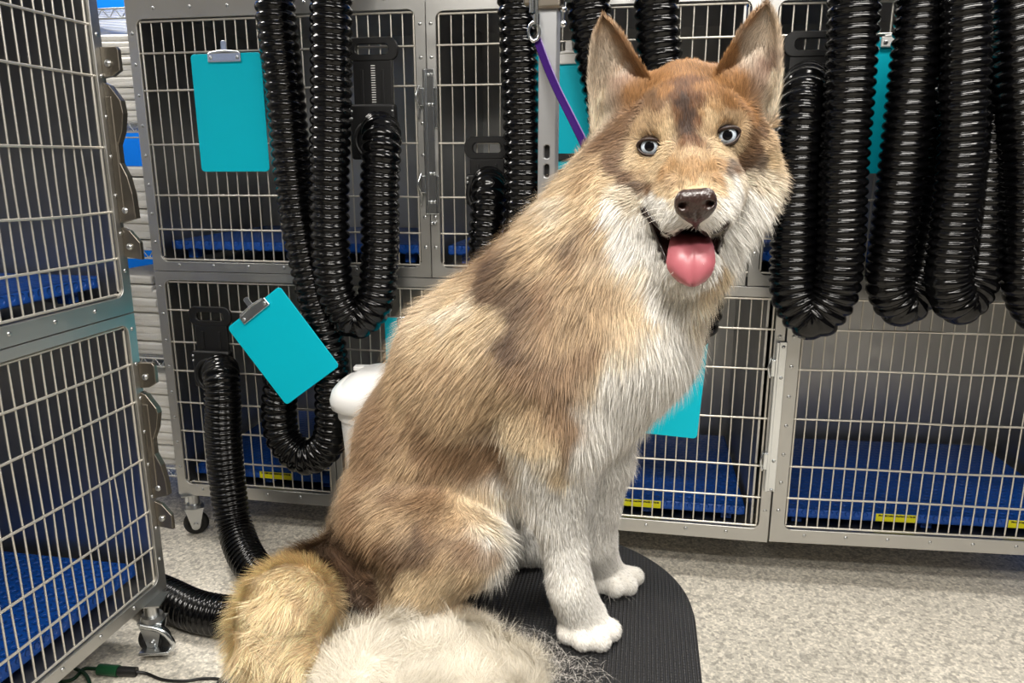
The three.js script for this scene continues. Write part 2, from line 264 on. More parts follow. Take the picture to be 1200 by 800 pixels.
[[0, 14, 0.0235, -1.755], [1, 11, 0.0245, -1.765], [2, 10, 0.0255, -1.755], [3, 15, 0.0172, -1.76]].forEach(([s, n, dy, cx]) => {
  for (let i = 0; i < n; i++) {
    const slope = s === 1 ? i : 0, m = single('folded_towel', towelKinds[(i + s) % 4], towelMat, `white folded towel, ${i === n - 1 ? 'topmost' : i ? ['', 'second', 'third', 'fourth', 'fifth', 'sixth', 'seventh', 'eighth', 'ninth', 'tenth', 'eleventh', 'twelfth', 'thirteenth', 'fourteenth'][i] + ' from the bottom' : 'lowest'} of the stack on the ${towelNames[s]}`, 'towel', `white towels on the ${towelNames[s]}`);
    m.scale.set(s === 1 && i > 3 ? 0.82 - 0.03 * slope : 1, dy / 0.0225, 1); m.position.set(cx + (rnd() - 0.5) * 0.014 + (s === 1 && i > 3 ? 0.05 : 0), SHELVES[s] + 0.004 + dy * (i + 0.5), -2.39 + (rnd() - 0.5) * 0.012); m.rotation.y = (rnd() - 0.5) * 0.06;
  }
});

// ------------------------------------------------------------------ dryer hoses
function hoseGeo(pts, R, pitch, amp) {
  const c = new THREE.CatmullRomCurve3(pts, false, 'centripetal'), L = c.getLength(), rings = Math.max(6, Math.round(L / pitch)), per = 6, N = rings * per, S = 26;
  c.arcLengthDivisions = 600; const fr = c.computeFrenetFrames(N, false), pos = [], uv = [], idx = [], P = V(0, 0, 0);
  for (let i = 0; i <= N; i++) {
    c.getPointAt(i / N, P); const ph = (i / per) % 1, r = R - amp + amp * Math.pow(Math.abs(Math.sin(Math.PI * ph)), 0.75), n = fr.normals[i], b = fr.binormals[i];
    for (let j = 0; j <= S; j++) { const a = j / S * Math.PI * 2, x = Math.cos(a) * r, y = Math.sin(a) * r; pos.push(P.x + n.x * x + b.x * y, P.y + n.y * x + b.y * y, P.z + n.z * x + b.z * y); uv.push(j / S, i / N); }
  }
  for (let i = 0; i < N; i++) for (let j = 0; j < S; j++) { const a = i * (S + 1) + j, b = a + S + 1; idx.push(a, a + 1, b, b, a + 1, b + 1); }
  const g = new THREE.BufferGeometry(); g.setAttribute('position', new THREE.Float32BufferAttribute(pos, 3)); g.setAttribute('uv', new THREE.Float32BufferAttribute(uv, 2)); g.setIndex(idx); g.computeVertexNormals(); return g;
}
function hose(label, pts, R = 0.056, pitch = 0.0255, amp = 0.0085) { return single('dryer_hose', hoseGeo(pts, R, pitch, amp), M.hose, label, 'hose', 'black corrugated dryer hoses'); }
hose('black hose hanging past the upright clipboard, looped behind the tilted clipboard', [FL(321, -70, .11), FL(322, 0, .11), FL(334, 110, .11), FL(349, 250, .115), FL(368, 340, .12), FL(385, 410, .12), FL(390, 470, .12), FL(384, 520, .115), FL(358, 536, .11), FL(333, 515, .10), FL(327, 475, .095), FL(333, 440, .085), FL(336, 425, .03)], 0.055);
hose('black hose bent in a long U under the slotted mount with ruler marks', [FL(388, -70, .17), FL(388, 0, .17), FL(388, 110, .17), FL(386, 210, .165), FL(388, 300, .155), FL(396, 350, .14), FL(415, 376, .125), FL(437, 358, .115), FL(445, 300, .11), FL(445, 220, .11), FL(447, 178, .105), FL(447, 158, .08), FL(445, 152, .02)], 0.056);
hose('black hose behind the dog back, hanging left of the grooming post', [FL(603, -70, .12), FL(605, 0, .12), FL(610, 110, .12), FL(612, 220, .13), FL(608, 300, .14), FL(594, 350, .13), FL(576, 345, .115), FL(569, 300, .105), FL(572, 245, .1), FL(573, 222, .08), FL(573, 214, .02)], 0.05);
hose('black hose running behind the dog ear beside the grooming post', [FL(686, -70, .13), FL(689, 0, .13), FL(698, 60, .13), FL(712, 130, .13), FL(720, 220, .13), FL(715, 300, .12), FL(690, 330, .11), FL(668, 300, .1), FL(664, 240, .095), FL(664, 215, .02)], 0.056);
hose('black hose between the dog ears, looping out below the chin', [FL(766, -70, .13), FL(769, 0, .13), FL(774, 70, .13), FL(795, 180, .14), FL(815, 270, .15), FL(824, 340, .15), FL(815, 382, .14), FL(790, 392, .13), FL(768, 360, .12), FL(762, 300, .11), FL(762, 270, .02)], 0.056);
hose('black hose loop hanging lowest beside the dog cheek', [FR(1003, -70, .17), FR(1001, 0, .17), FR(996, 90, .17), FR(988, 200, .165), FR(984, 300, .16), FR(975, 350, .15), FR(952, 373, .14), FR(932, 350, .125), FR(930, 290, .115), FR(935, 200, .11), FR(941, 130, .105), FR(944, 107, .08), FR(945, 98, .02)], 0.06, 0.023);
hose('black hose loop second from the dog cheek', [FR(1083, -70, .18), FR(1080, 0, .18), FR(1070, 90, .18), FR(1057, 200, .17), FR(1046, 290, .16), FR(1042, 335, .15), FR(1057, 358, .135), FR(1078, 335, .12), FR(1093, 270, .115), FR(1104, 190, .11), FR(1110, 130, .105), FR(1113, 108, .08), FR(1114, 100, .02)], 0.056, 0.023);
hose('black hose loop third from the dog cheek', [FR(1134, -70, .24), FR(1132, 0, .24), FR(1131, 80, .235), FR(1127, 190, .225), FR(1116, 280, .21), FR(1112, 330, .2), FR(1124, 356, .18), FR(1142, 335, .16), FR(1153, 260, .14), FR(1163, 160, .125), FR(1171, 90, .115), FR(1174, 62, .08), FR(1175, 55, .02)], 0.054, 0.0225);
hose('black hose at the end of the hanging row', [FR(1190, -70, .2), FR(1192, 0, .2), FR(1197, 100, .2), FR(1203, 200, .19), FR(1202, 290, .18), FR(1204, 340, .17), FR(1225, 368, .15), FR(1246, 340, .13), FR(1252, 250, .12), FR(1255, 150, .11), FR(1257, 100, .02)], 0.056, 0.0225);
{
  const fl = (u, v) => onLevel(u, v, 0.057);
  const A = fl(300, 668), B = fl(348, 690), C = fl(372, 715), D = fl(345, 728), E2 = fl(285, 724), F2 = fl(232, 716), G2 = fl(193, 699), H2 = fl(150, 681);
  hose('black hose dropping from a cage mount to the floor and under the side cages', [FL(259, 434, .02), FL(259, 438, .09), FL(261, 462, .115), FL(262, 510, .12), FL(266, 560, .13), FL(276, 620, .16), A, B, C, D, E2, F2, G2, H2], 0.056, 0.017, 0.008);
}
// hose mounts
function mount(label, F, u, vTop, vBot, w, ry, ruler) {
  const a = F(u, vTop, 0.006), b = F(u, vBot, 0.006), h = a.y - b.y, g = thing('hose_mount', label, 'mount', [b.x, b.y, b.z + 0.014], ry, 'black hose mounts');
  const hw = w / 2, s = roundRect(-hw * 1.12, h - 0.062, hw * 1.12, h, 0.026); s.holes.push(roundRect(-hw * 0.7, h - 0.045, hw * 0.72, h - 0.018, 0.012, THREE.Path));
  part('handle_plate', extrude(s, 0.012, 0.002), M.plastic, g);
  const st = part('slide_plate', rbox(w * 0.86, h * 0.55, 0.01, 0.003, 0, h - 0.062 - h * 0.27, 0.005), M.plastic, g);
  if (ruler) part('ruler_marks', merge([...Array(18)].map((_, i) => box(0.012, 0.0022, 0.001, 0.002, h - 0.075 - i * 0.0065, 0.0105))), M.white, st);
  for (const sx of [-1, 1]) part('rib', rbox(0.008, h * 0.3, 0.004, 0.0015, sx * hw * 0.45, h - 0.062 - h * 0.22, 0.011), M.plastic, st);
  part('socket', rbox(w, h * 0.46, 0.03, 0.008, 0, h * 0.23, 0.013), M.plastic, g);
  part('collar', new THREE.TorusGeometry(0.05, 0.008, 8, 24).translate(0, h * 0.16, 0.03), M.plastic, g);
  for (const sx of [-1, 1]) for (const sy of [0.34, 0.4]) part('screw', new THREE.SphereGeometry(0.0045, 8, 6).translate(sx * hw * 0.9, h * sy, 0.0285), M.zinc, g);
}
mount('black slotted hose mount with ruler marks on the upper cage door', FL, 444, 45, 187, 0.135, 0, true);
mount('black slotted hose mount beside the tilted clipboard', FL, 258, 358, 450, 0.13, 0);
mount('black slotted hose mount left of the grooming post', FL, 573, 160, 240, 0.115, 0);
mount('black slotted hose mount beside the dog cheek', FR, 944, 38, 130, 0.13, R2Y);
mount('black hose mount behind the dog neck', FL, 664, 180, 250, 0.12, 0);
mount('black hose mount behind the dog jaw', FL, 762, 230, 300, 0.12, 0);
mount('black hose mount behind the second hose loop', FR, 1114, 50, 130, 0.12, R2Y);
mount('black hose mount behind the third hose loop', FR, 1175, 10, 90, 0.12, R2Y);
mount('black hose mount behind the end hose', FR, 1257, 50, 130, 0.12, R2Y);
mount('black hose mount behind the tilted clipboard', FL, 336, 380, 450, 0.11, 0);

// ------------------------------------------------------------------ clipboards
function clipboard(label, pos, ry, rz, w = 0.222, h = 0.335, light = false) {
  const g = thing('clipboard', label, 'clipboard', [pos.x, pos.y, pos.z], ry, 'teal clipboards'); g.rotation.order = 'YXZ'; g.rotation.z = rz;
  part('board', extrude(roundRect(-w / 2, -h / 2, w / 2, h / 2, 0.012), 0.003, 0.0008), M.teal, g);
  const clip = part('clip', merge([rbox(0.105, 0.026, 0.008, 0.003, 0, h / 2 - 0.012, 0.008), tube([V(-0.045, h / 2 + 0.001, 0.009), V(0, h / 2 + 0.005, 0.011), V(0.045, h / 2 + 0.001, 0.009)], 0.004, 10)]), light ? M.white : M.chrome, g);
  part('hanging_tab', extrude(roundRect(-0.009, h / 2, 0.009, h / 2 + 0.034, 0.006), 0.002, 0.0005).translate(0, 0, 0.006), light ? M.white : M.chrome, clip);
  for (const s of [-1, 1]) part('clip_rivet', new THREE.SphereGeometry(0.006, 10, 6).scale(1, 1, 0.5).translate(s * 0.042, h / 2 - 0.013, 0.012), M.zinc, clip);
}
clipboard('teal clipboard hanging upright on the upper cage door by the towel shelves', FL(270.5, 133, 0.02), 0, 0.005);
clipboard('teal clipboard hanging tilted on the lower cage door', FL(332, 406, 0.186), 0, THREE.MathUtils.degToRad(36.5), 0.216, 0.283);
clipboard('teal clipboard behind the dog back above the white bin', FL(488, 440, 0.02), 0, 0, 0.19, 0.36);
clipboard('teal clipboard behind the purple lead and grooming post', FL(667, 140, 0.02), 0, 0.02, 0.222, 0.335, true);
clipboard('teal clipboard below the dog chest on a lower cage door', FL(780, 450, 0.03), 0, THREE.MathUtils.degToRad(-3), 0.21, 0.31);
clipboard('teal clipboard between the lowest and second hose loops', FR(1048, 125, 0.02), R2Y, 0, 0.2, 0.335, true);
clipboard('teal clipboard behind the second and third hose loops', FR(1155, 130, 0.02), R2Y, 0, 0.2, 0.24);

// ------------------------------------------------------------------ white bin
{
  const c = at(470, 430, -2.0), g = thing('pedal_bin', 'white plastic bin with domed lid behind the dog back', 'bin', [c.x, 0, c.z], 0.15);
  const yT = 0.70, loft = (prof, sx, sz) => { const geo = new THREE.LatheGeometry(prof.map(([r, y]) => new THREE.Vector2(r, y)), 48); const p = geo.attributes.position; for (let i = 0; i < p.count; i++) { const x = p.getX(i), z = p.getZ(i), r = Math.hypot(x, z) || 1e-6, a = Math.atan2(z, x), k = 1 / Math.pow(Math.pow(Math.abs(Math.cos(a)), 3.2) + Math.pow(Math.abs(Math.sin(a)), 3.2), 1 / 3.2); p.setX(i, x * k * sx); p.setZ(i, z * k * sz); } geo.computeVertexNormals(); return geo; };
  part('body', loft([[0.001, 0.005], [0.125, 0.005], [0.13, 0.015], [0.165, 0.575], [0.172, 0.58], [0.172, 0.61], [0.168, 0.612]], 1, 0.85), M.white, g);
  const lid = part('lid', loft([[0.172, 0.605], [0.188, 0.61], [0.191, 0.63], [0.185, 0.652], [0.168, 0.664], [0.163, 0.664], [0.16, 0.66], [0.156, 0.668], [0.12, 0.69], [0.06, 0.7], [0.001, 0.702]], 1, 0.85), M.white, g);
  part('hinge', rbox(0.05, 0.014, 0.03, 0.005, -0.13, 0.676, -0.09), M.white, lid);
}

// ------------------------------------------------------------------ cords on the floor
{
  const c = (u, v, y = 0.006) => onLevel(u, v, y);
  const g = thing('extension_cord', 'green extension cord end with green socket on the floor', 'cord');
  part('cord', tube([c(40, 800), c(82, 797), c(97, 784), c(108, 783), c(118, 784)], 0.0045, 30, 8), std({ color: 0x0c3b22, roughness: 0.5 }), g);
  part('cord', tube([c(88, 783), c(98, 788), c(104, 797), c(106, 812)], 0.0045, 20, 8), std({ color: 0x0c3b22, roughness: 0.5 }), g);
  const a = c(116, 784, 0.014), b = c(139, 786, 0.014), e = c(160, 787, 0.012);
  part('socket', rodGeo(a, b, 0.014, 12), std({ color: 0x0d4a2a, roughness: 0.45 }), g);
  const k = thing('power_cord', 'thin black power cord plugged into the green socket', 'cord');
  const pl = rodGeo(b, e, 0.012, 12); part('plug', pl, M.plastic, k);
  part('cord', tube([e, c(172, 789, 0.005), c(190, 796, 0.004), c(215, 798, 0.004), c(238, 795, 0.004), c(262, 797, 0.004), c(300, 815, 0.004)], 0.0038, 40, 8), M.plastic, k);
}
// ------------------------------------------------------------------ grooming table, post and lead
const TOP = EYE - 0.53, TABLE_FAR = -1.01;
{
  const ribs = texture(256, (u, v) => { const a = Math.abs(((u * 16) % 1) - 0.5) * 2, b = Math.abs(((v * 16) % 1) - 0.5) * 2; return smooth(0.25, 0.6, a) * (0.55 + 0.45 * smooth(0.12, 0.4, b)); }, false, 13, 13);
  const mat = std({ color: 0x232324, roughness: 0.5, bumpMap: ribs, bumpScale: 0.0022 });
  const g = thing('grooming_table', 'black ribbed rubber topped grooming table under the dog', 'table', [0, 0, 0], 0);
  const p = (u, v) => onLevel(u, v, TOP); const L1 = p(282, 760), L2 = p(250, 800), R1 = p(707, 640), R2p = p(812, 712), R3 = p(825, 800);
  const x0 = (L1.x + L2.x) / 2, x1 = Math.max(R2p.x, R3.x), zf = TABLE_FAR, zn = -0.15;
  const shape = (o) => { const s = new THREE.Shape(), r = 0.19 - o, rn = 0.12; s.moveTo(x0 + o + rn, -zn + 0 + o); s.lineTo(x1 - o - rn, -zn + o); s.absarc(x1 - o - rn, -zn + rn + o, rn, -Math.PI / 2, 0); s.lineTo(x1 - o, -zf - r - o); s.absarc(x1 - o - r, -zf - r - o, r, 0, Math.PI / 2); s.lineTo(x0 + o + 0.12, -zf - o); s.absarc(x0 + o + 0.12, -zf - o - 0.12, 0.12, Math.PI / 2, Math.PI); s.lineTo(x0 + o, -zn + rn + o); s.absarc(x0 + o + rn, -zn + rn + o, rn, Math.PI, Math.PI * 1.5); return s; };
  const lay = (o, th, y) => boxUV(new THREE.ExtrudeGeometry(shape(o), { depth: th, bevelEnabled: true, bevelThickness: 0.001, bevelSize: 0.001, bevelSegments: 2, curveSegments: 24 }).rotateX(-Math.PI / 2).translate(0, y, 0));
  part('rubber_mat', lay(0.004, 0.003, TOP - 0.004), mat, g);
  part('table_board', lay(0.006, 0.016, TOP - 0.023), std({ color: 0x2a2a2a, roughness: 0.6 }), g);
  part('edge_trim', lay(0.0015, 0.014, TOP - 0.0225), std({ color: 0x1a1a1a, roughness: 0.4 }), g);
  const cx = (x0 + x1) / 2, cz = (zf + zn) / 2;
  part('column', box(0.12, TOP - 0.1, 0.12, cx, (TOP - 0.03 + 0.07) / 2, cz), M.plastic, g);
  part('base', rbox(0.4, 0.06, 0.6, 0.02, cx, 0.031, cz), M.plastic, g);
  part('top_brace', box(0.3, 0.03, 0.5, cx, TOP - 0.04, cz), M.plastic, g);
}
{
  const zc = -1.0, a = at(640.5, 215, zc), b = at(646, 12, zc), x = (a.x + b.x) / 2, z = (a.z + b.z) / 2, g = thing('grooming_post', 'square aluminium grooming post clamped to the table behind the dog', 'post', [x, TOP, z], -YAW * 0.3), yT = b.y - TOP, w = 0.0235;
  const alu = std({ color: 0xc8cacd, metalness: 0.9, roughness: 0.42 });
  const s = roundRect(-w / 2, -0.1, w / 2, yT + 0.25, 0.002); for (const v of [178, 200]) { const y = at(641, v, zc).y - TOP; s.holes.push(roundRect(-0.0035, y - 0.0085, 0.0035, y + 0.0085, 0.003, THREE.Path)); }
  part('post', extrude(s, w, 0.0012).translate(0, 0, -w / 2), alu, g);
  part('inner_core', box(w * 0.7, yT, w * 0.5, 0, yT / 2, 0), M.plastic, g);
  part('table_clamp', merge([rbox(0.05, 0.1, 0.05, 0.004, 0, -0.05, 0), rbox(0.05, 0.014, 0.07, 0.003, 0, 0.008, 0.03), rbox(0.05, 0.014, 0.07, 0.003, 0, -0.06, 0.03)]), M.zinc, g);
  part('slide_block', merge([rbox(0.034, 0.07, 0.034, 0.004, 0, yT + 0.034, 0), rbox(0.02, 0.05, 0.016, 0.003, -0.022, yT + 0.03, 0.004), rbox(0.01, 0.02, 0.03, 0.002, 0.022, yT + 0.02, 0.004)]), M.latch, g);
  part('thumb_screw', merge([new THREE.SphereGeometry(0.0045, 10, 8).translate(0.018, yT - 0.018, 0.006), new THREE.SphereGeometry(0.0045, 10, 8).translate(0.018, yT - 0.001, 0.006), rodGeo(V(0.018, yT - 0.02, 0.006), V(0.018, yT + 0.05, 0.006), 0.0025)]), M.chrome, g);
  const l = thing('grooming_lead', 'purple nylon grooming lead clipped to the post and running to the dog neck', 'lead');
  const purple = phys({ color: 0x2e1652, roughness: 0.95, specularIntensity: 0.1 }), stripe = std({ color: 0x6a5490, roughness: 0.55 });
  const path = new THREE.CatmullRomCurve3([at(629, 46, -0.99), at(640, 76, -0.975), at(652, 104, -0.955), at(666, 132, -0.93), at(680, 160, -0.9), at(692, 185, -0.87)]);
  const ribbon = (off, w2, th, lift) => { const N = 30, pos = [], idx = []; const right = turn(0.93, 0.36, 0.05).normalize(), out = turn(0, 0.2, 1).normalize(); for (let i = 0; i <= N; i++) { const q = path.getPointAt(i / N); for (const [sx, sz] of [[-1, 1], [1, 1], [1, -1], [-1, -1]]) { const v2 = q.clone().addScaledVector(right, off + sx * w2 / 2).addScaledVector(out, lift + sz * th / 2); pos.push(v2.x, v2.y, v2.z); } } for (let i = 0; i < N; i++) for (let j = 0; j < 4; j++) { const a2 = i * 4 + j, b2 = i * 4 + (j + 1) % 4; idx.push(a2, b2, a2 + 4, b2, b2 + 4, a2 + 4); } idx.push(0, 2, 1, 0, 3, 2); const e = N * 4; idx.push(e, e + 1, e + 2, e, e + 2, e + 3); const geo = new THREE.BufferGeometry(); geo.setAttribute('position', new THREE.Float32BufferAttribute(pos, 3)); geo.setIndex(idx); const g2 = geo.toNonIndexed(); g2.computeVertexNormals(); return g2; };
  part('strap', ribbon(0, 0.0088, 0.0025, 0), purple, l); part('strap_edge', ribbon(0.0046, 0.0012, 0.003, 0.0004), stripe, l);
  const q = at(626, 37, -0.985); part('ring', new THREE.TorusGeometry(0.0095, 0.0022, 10, 24).scale(0.75, 1.15, 1).rotateY(YAW).translate(q.x, q.y, q.z), M.chrome, l);
  const q2 = at(629, 22, -0.985); part('snap_hook', merge([cyl(0.0045, 0.0045, 0.012, 12).translate(q2.x, q2.y - 0.001, q2.z), cyl(0.0022, 0.0022, 0.04, 8).translate(q2.x, q2.y + 0.018, q2.z), cyl(0.0035, 0.0035, 0.03, 8).translate(q2.x - 0.006, q2.y + 0.022, q2.z)]), M.chrome, l);
}
// ------------------------------------------------------------------ distance-field meshing
const smin = (a, b, k) => { const h = Math.max(k - Math.abs(a - b), 0) / k; return Math.min(a, b) - h * h * k * 0.25; };
function cone(p, c) {                                        // tapered capsule c = [a, b, ra, rb]
  const [a, b, ra, rb] = c, bx = b.x - a.x, by = b.y - a.y, bz = b.z - a.z, px = p[0] - a.x, py = p[1] - a.y, pz = p[2] - a.z;
  const t = clamp((px * bx + py * by + pz * bz) / (bx * bx + by * by + bz * bz + 1e-12), 0, 1);
  return Math.hypot(px - bx * t, py - by * t, pz - bz * t) - (ra + (rb - ra) * t);
}
function surfaceNet(sdf, lo, hi, cell) {
  const n = [0, 1, 2].map(i => Math.ceil((hi[i] - lo[i]) / cell) + 1), [nx, ny, nz] = n, f = new Float32Array(nx * ny * nz), B = 4;
  const id = (x, y, z) => (z * ny + y) * nx + x, p = [0, 0, 0];
  for (let z0 = 0; z0 < nz; z0 += B) for (let y0 = 0; y0 < ny; y0 += B) for (let x0 = 0; x0 < nx; x0 += B) {
    const c = B / 2; p[0] = lo[0] + (x0 + c) * cell; p[1] = lo[1] + (y0 + c) * cell; p[2] = lo[2] + (z0 + c) * cell;
    const d = sdf(p), far = Math.abs(d) > cell * (B * 0.9 + 3);
    for (let z = z0; z < Math.min(z0 + B, nz); z++) for (let y = y0; y < Math.min(y0 + B, ny); y++) for (let x = x0; x < Math.min(x0 + B, nx); x++) {
      if (far) f[id(x, y, z)] = d; else { p[0] = lo[0] + x * cell; p[1] = lo[1] + y * cell; p[2] = lo[2] + z * cell; f[id(x, y, z)] = sdf(p); }
    }
  }
  const vid = new Int32Array(nx * ny * nz).fill(-1), pos = [], idx = [], E = [[0, 1], [2, 3], [4, 5], [6, 7], [0, 2], [1, 3], [4, 6], [5, 7], [0, 4], [1, 5], [2, 6], [3, 7]];
  for (let z = 0; z < nz - 1; z++) for (let y = 0; y < ny - 1; y++) for (let x = 0; x < nx - 1; x++) {
    const v = []; let m = 0; for (let k = 0; k < 8; k++) { v.push(f[id(x + (k & 1), y + (k >> 1 & 1), z + (k >> 2))]); if (v[k] < 0) m |= 1 << k; }
    if (m === 0 || m === 255) continue;
    let sx = 0, sy = 0, sz = 0, c = 0;
    for (const [a, b] of E) if ((v[a] < 0) !== (v[b] < 0)) { const t = v[a] / (v[a] - v[b]); sx += lerp(a & 1, b & 1, t); sy += lerp(a >> 1 & 1, b >> 1 & 1, t); sz += lerp(a >> 2, b >> 2, t); c++; }
    vid[id(x, y, z)] = pos.length / 3; pos.push(lo[0] + (x + sx / c) * cell, lo[1] + (y + sy / c) * cell, lo[2] + (z + sz / c) * cell);
  }
  const quad = (a, b, c, d, flip) => { if (a < 0 || b < 0 || c < 0 || d < 0) return; flip ? idx.push(a, c, b, a, d, c) : idx.push(a, b, c, a, c, d); };
  for (let z = 1; z < nz - 1; z++) for (let y = 1; y < ny - 1; y++) for (let x = 1; x < nx - 1; x++) {
    const s = f[id(x, y, z)] < 0;
    if (s !== f[id(x + 1, y, z)] < 0) quad(vid[id(x, y - 1, z - 1)], vid[id(x, y, z - 1)], vid[id(x, y, z)], vid[id(x, y - 1, z)], !s);
    if (s !== f[id(x, y + 1, z)] < 0) quad(vid[id(x - 1, y, z - 1)], vid[id(x - 1, y, z)], vid[id(x, y, z)], vid[id(x, y, z - 1)], !s);
    if (s !== f[id(x, y, z + 1)] < 0) quad(vid[id(x - 1, y - 1, z)], vid[id(x, y - 1, z)], vid[id(x, y, z)], vid[id(x - 1, y, z)], !s);
  }
  const nrm = new Float32Array(pos.length), e = cell * 0.5;
  for (let i = 0; i < pos.length; i += 3) {
    const q = [pos[i], pos[i + 1], pos[i + 2]], g = [0, 1, 2].map(k => { const a = q.slice(), b = q.slice(); a[k] += e; b[k] -= e; return sdf(a) - sdf(b); }), l = Math.hypot(...g) || 1;
    nrm[i] = g[0] / l; nrm[i + 1] = g[1] / l; nrm[i + 2] = g[2] / l;
  }
  return { pos, nrm: Array.from(nrm), idx };
}
function toGeometry(m, colors) {
  const g = new THREE.BufferGeometry(); g.setAttribute('position', new THREE.Float32BufferAttribute(m.pos, 3)); g.setAttribute('normal', new THREE.Float32BufferAttribute(m.nrm, 3)); if (colors) g.setAttribute('color', new THREE.Float32BufferAttribute(colors, 3)); g.setIndex(m.idx); return g;
}
// ------------------------------------------------------------------ the dog: joints [u, v, Z, radius in photo pixels]
const J = (u, v, Z, r) => ({ p: at(u, v, Z), r: sizeAt(r, u, v, Z) });
const JT = (u, v, h, r) => ({ p: onLevel(u, v, TOP + h), r });
const bodyCones = [], bone = (k, ...js) => { for (let i = 0; i + 1 < js.length; i++) bodyCones.push([js[i].p, js[i + 1].p, js[i].r, js[i + 1].r, k]); };
const pelvis = J(466, 606, -.87, 66), loin = J(505, 520, -.865, 80), rib = J(566, 432, -.845, 97), chest = J(632, 396, -.822, 108), neckBase = J(684, 318, -.805, 86), neck = J(738, 250, -.795, 78);
bone(.03, pelvis, loin, rib, chest, neckBase, neck);
bone(.04, J(690, 370, -.80, 90), J(722, 402, -.785, 80), J(700, 455, -.79, 66));
bone(.04, neck, J(772, 315, -.775, 56), J(735, 385, -.78, 70));
bone(.03, J(628, 500, -.815, 66), J(565, 575, -.835, 58));
// near foreleg
bone(.03, J(652, 440, -.755, 60), J(652, 500, -.752, 52), J(652, 556, -.757, 36));
bone(.035, J(650, 550, -.757, 34), J(654, 600, -.757, 23), J(663, 650, -.754, 16), J(668, 690, -.749, 14), JT(681, 720, .026, .0205));
// far foreleg
bone(.03, J(700, 470, -.82, 52), J(704, 540, -.84, 32), J(698, 590, -.845, 22));
bone(.03, J(698, 590, -.845, 23), J(694, 632, -.845, 20), JT(700, 660, .026, .021));
const paw = (up, c, toes, tr) => { bone(.028, up, c); for (const [u, v] of toes) bone(.006, { p: c.p, r: c.r * .5 }, JT(u, v, tr, tr)); };
paw(J(669, 690, -.749, 14), JT(684, 726, .022, .0225), [[666, 741], [683, 749], [703, 749], [715, 738]], .0128);
paw(J(695, 640, -.845, 14), JT(708, 667, .022, .0205), [[704, 684], [720, 689], [736, 686], [744, 675]], .0118);
// near hind leg
bone(.022, J(472, 596, -.825, 64), J(502, 626, -.78, 56), J(552, 642, -.755, 40));
bone(.03, J(550, 640, -.765, 38), J(500, 680, -.77, 34), JT(462, 704, .024, .026));
bone(.02, JT(470, 712, .02, .02), JT(520, 728, .02, .02), JT(562, 742, .018, .02));
bone(.03, J(440, 655, -.86, 40), JT(428, 690, .03, .03));
// far hind leg
bone(.03, J(480, 590, -.92, 58), J(585, 612, -.93, 36), JT(560, 655, .03, .028));
bone(.015, JT(560, 655, .025, .024), JT(612, 640, .022, .021), JT(632, 648, .016, .016));
// tail
bone(.03, pelvis, J(404, 655, -.88, 26), J(366, 690, -.82, 42));
bone(.02, J(366, 690, -.82, 42), JT(338, 716, .058, .046), JT(326, 742, .048, .042), JT(322, 764, .036, .03), JT(352, 780, .028, .022));
const tailCones = bodyCones.slice(-4);
// head: turned towards the lens, so its depth follows the line of sight
const HZ = (u, Z) => Z + .000205 * (u - 806), JH = (u, v, Z, r) => J(u, v, HZ(u, Z), r), atH = (u, v, Z) => at(u, v, HZ(u, Z));
const headCones = [];
const hb = (k, ...js) => { for (let i = 0; i + 1 < js.length; i++) headCones.push([js[i].p, js[i + 1].p, js[i].r, js[i + 1].r, k]); };
hb(.03, JH(803, 152, -.785, 74), JH(803, 162, -.77, 72));
hb(.03, JH(748, 192, -.782, 50), JH(733, 225, -.79, 42)); hb(.03, JH(862, 184, -.782, 46), JH(876, 212, -.79, 40));
hb(.03, JH(755, 250, -.775, 46), JH(800, 292, -.755, 48), JH(852, 250, -.775, 42));
hb(.018, JH(772, 146, -.738, 24), JH(762, 156, -.738, 22)); hb(.018, JH(841, 136, -.738, 24), JH(850, 146, -.738, 22));
hb(.02, JH(736, 118, -.785, 34), JH(722, 84, -.787, 16)); hb(.02, JH(874, 100, -.785, 34), JH(890, 66, -.787, 16));
hb(.025, JH(806, 166, -.742, 38), JH(811, 212, -.70, 32), JH(815, 240, -.672, 26));
hb(.018, JH(786, 226, -.715, 34), JH(796, 254, -.68, 24)); hb(.018, JH(840, 222, -.715, 32), JH(834, 253, -.68, 23));
hb(.012, JH(812, 290, -.73, 36), JH(812, 308, -.695, 27), JH(812, 316, -.685, 21));
function solidSDF(p) { let d = 1; for (const c of bodyCones) d = smin(d, cone(p, c), c[4]); let h = 1; for (const c of headCones) h = smin(h, cone(p, c), c[4]); return [smin(d, h, .035), h]; }
function castOn(f, u, v) { const d = ray(u, v).normalize(); let t = 0.45; const p = [0, 0, 0]; for (let i = 0; i < 140; i++) { p[0] = d.x * t; p[1] = EYE + d.y * t; p[2] = d.z * t; const s = f(p); if (s < 0.0006) return V(...p); t += Math.max(s * 0.7, 0.0005); if (t > 1.5) return null; } return null; }
const onSkin = (u, v, back) => { const p = castOn(q => solidSDF(q)[0], u, v); return p.addScaledVector(ray(u, v).normalize(), back); };
const mc = (u, v, u2, v2, r, r2, b1, b2) => [onSkin(u, v, b1), onSkin(u2, v2, b2), sizeAt(r, u, v, -.7), sizeAt(r2, u2, v2, -.7)];
const mouthCones = [mc(757, 247, 772, 265, 4, 8, .001, .002), mc(772, 265, 786, 281, 8, 10, .002, .004), mc(774, 272, 780, 298, 8, 5, .002, .001), mc(850, 265, 840, 277, 4, 8, .002, .003), mc(845, 270, 841, 290, 7, 5, .002, .001), mc(786, 281, 838, 279, 9, 9, .006, .006), [atH(806, 280, -.71), atH(810, 280, -.665), sizeAt(18, 806, 280, -.7), sizeAt(13, 806, 280, -.68)]];
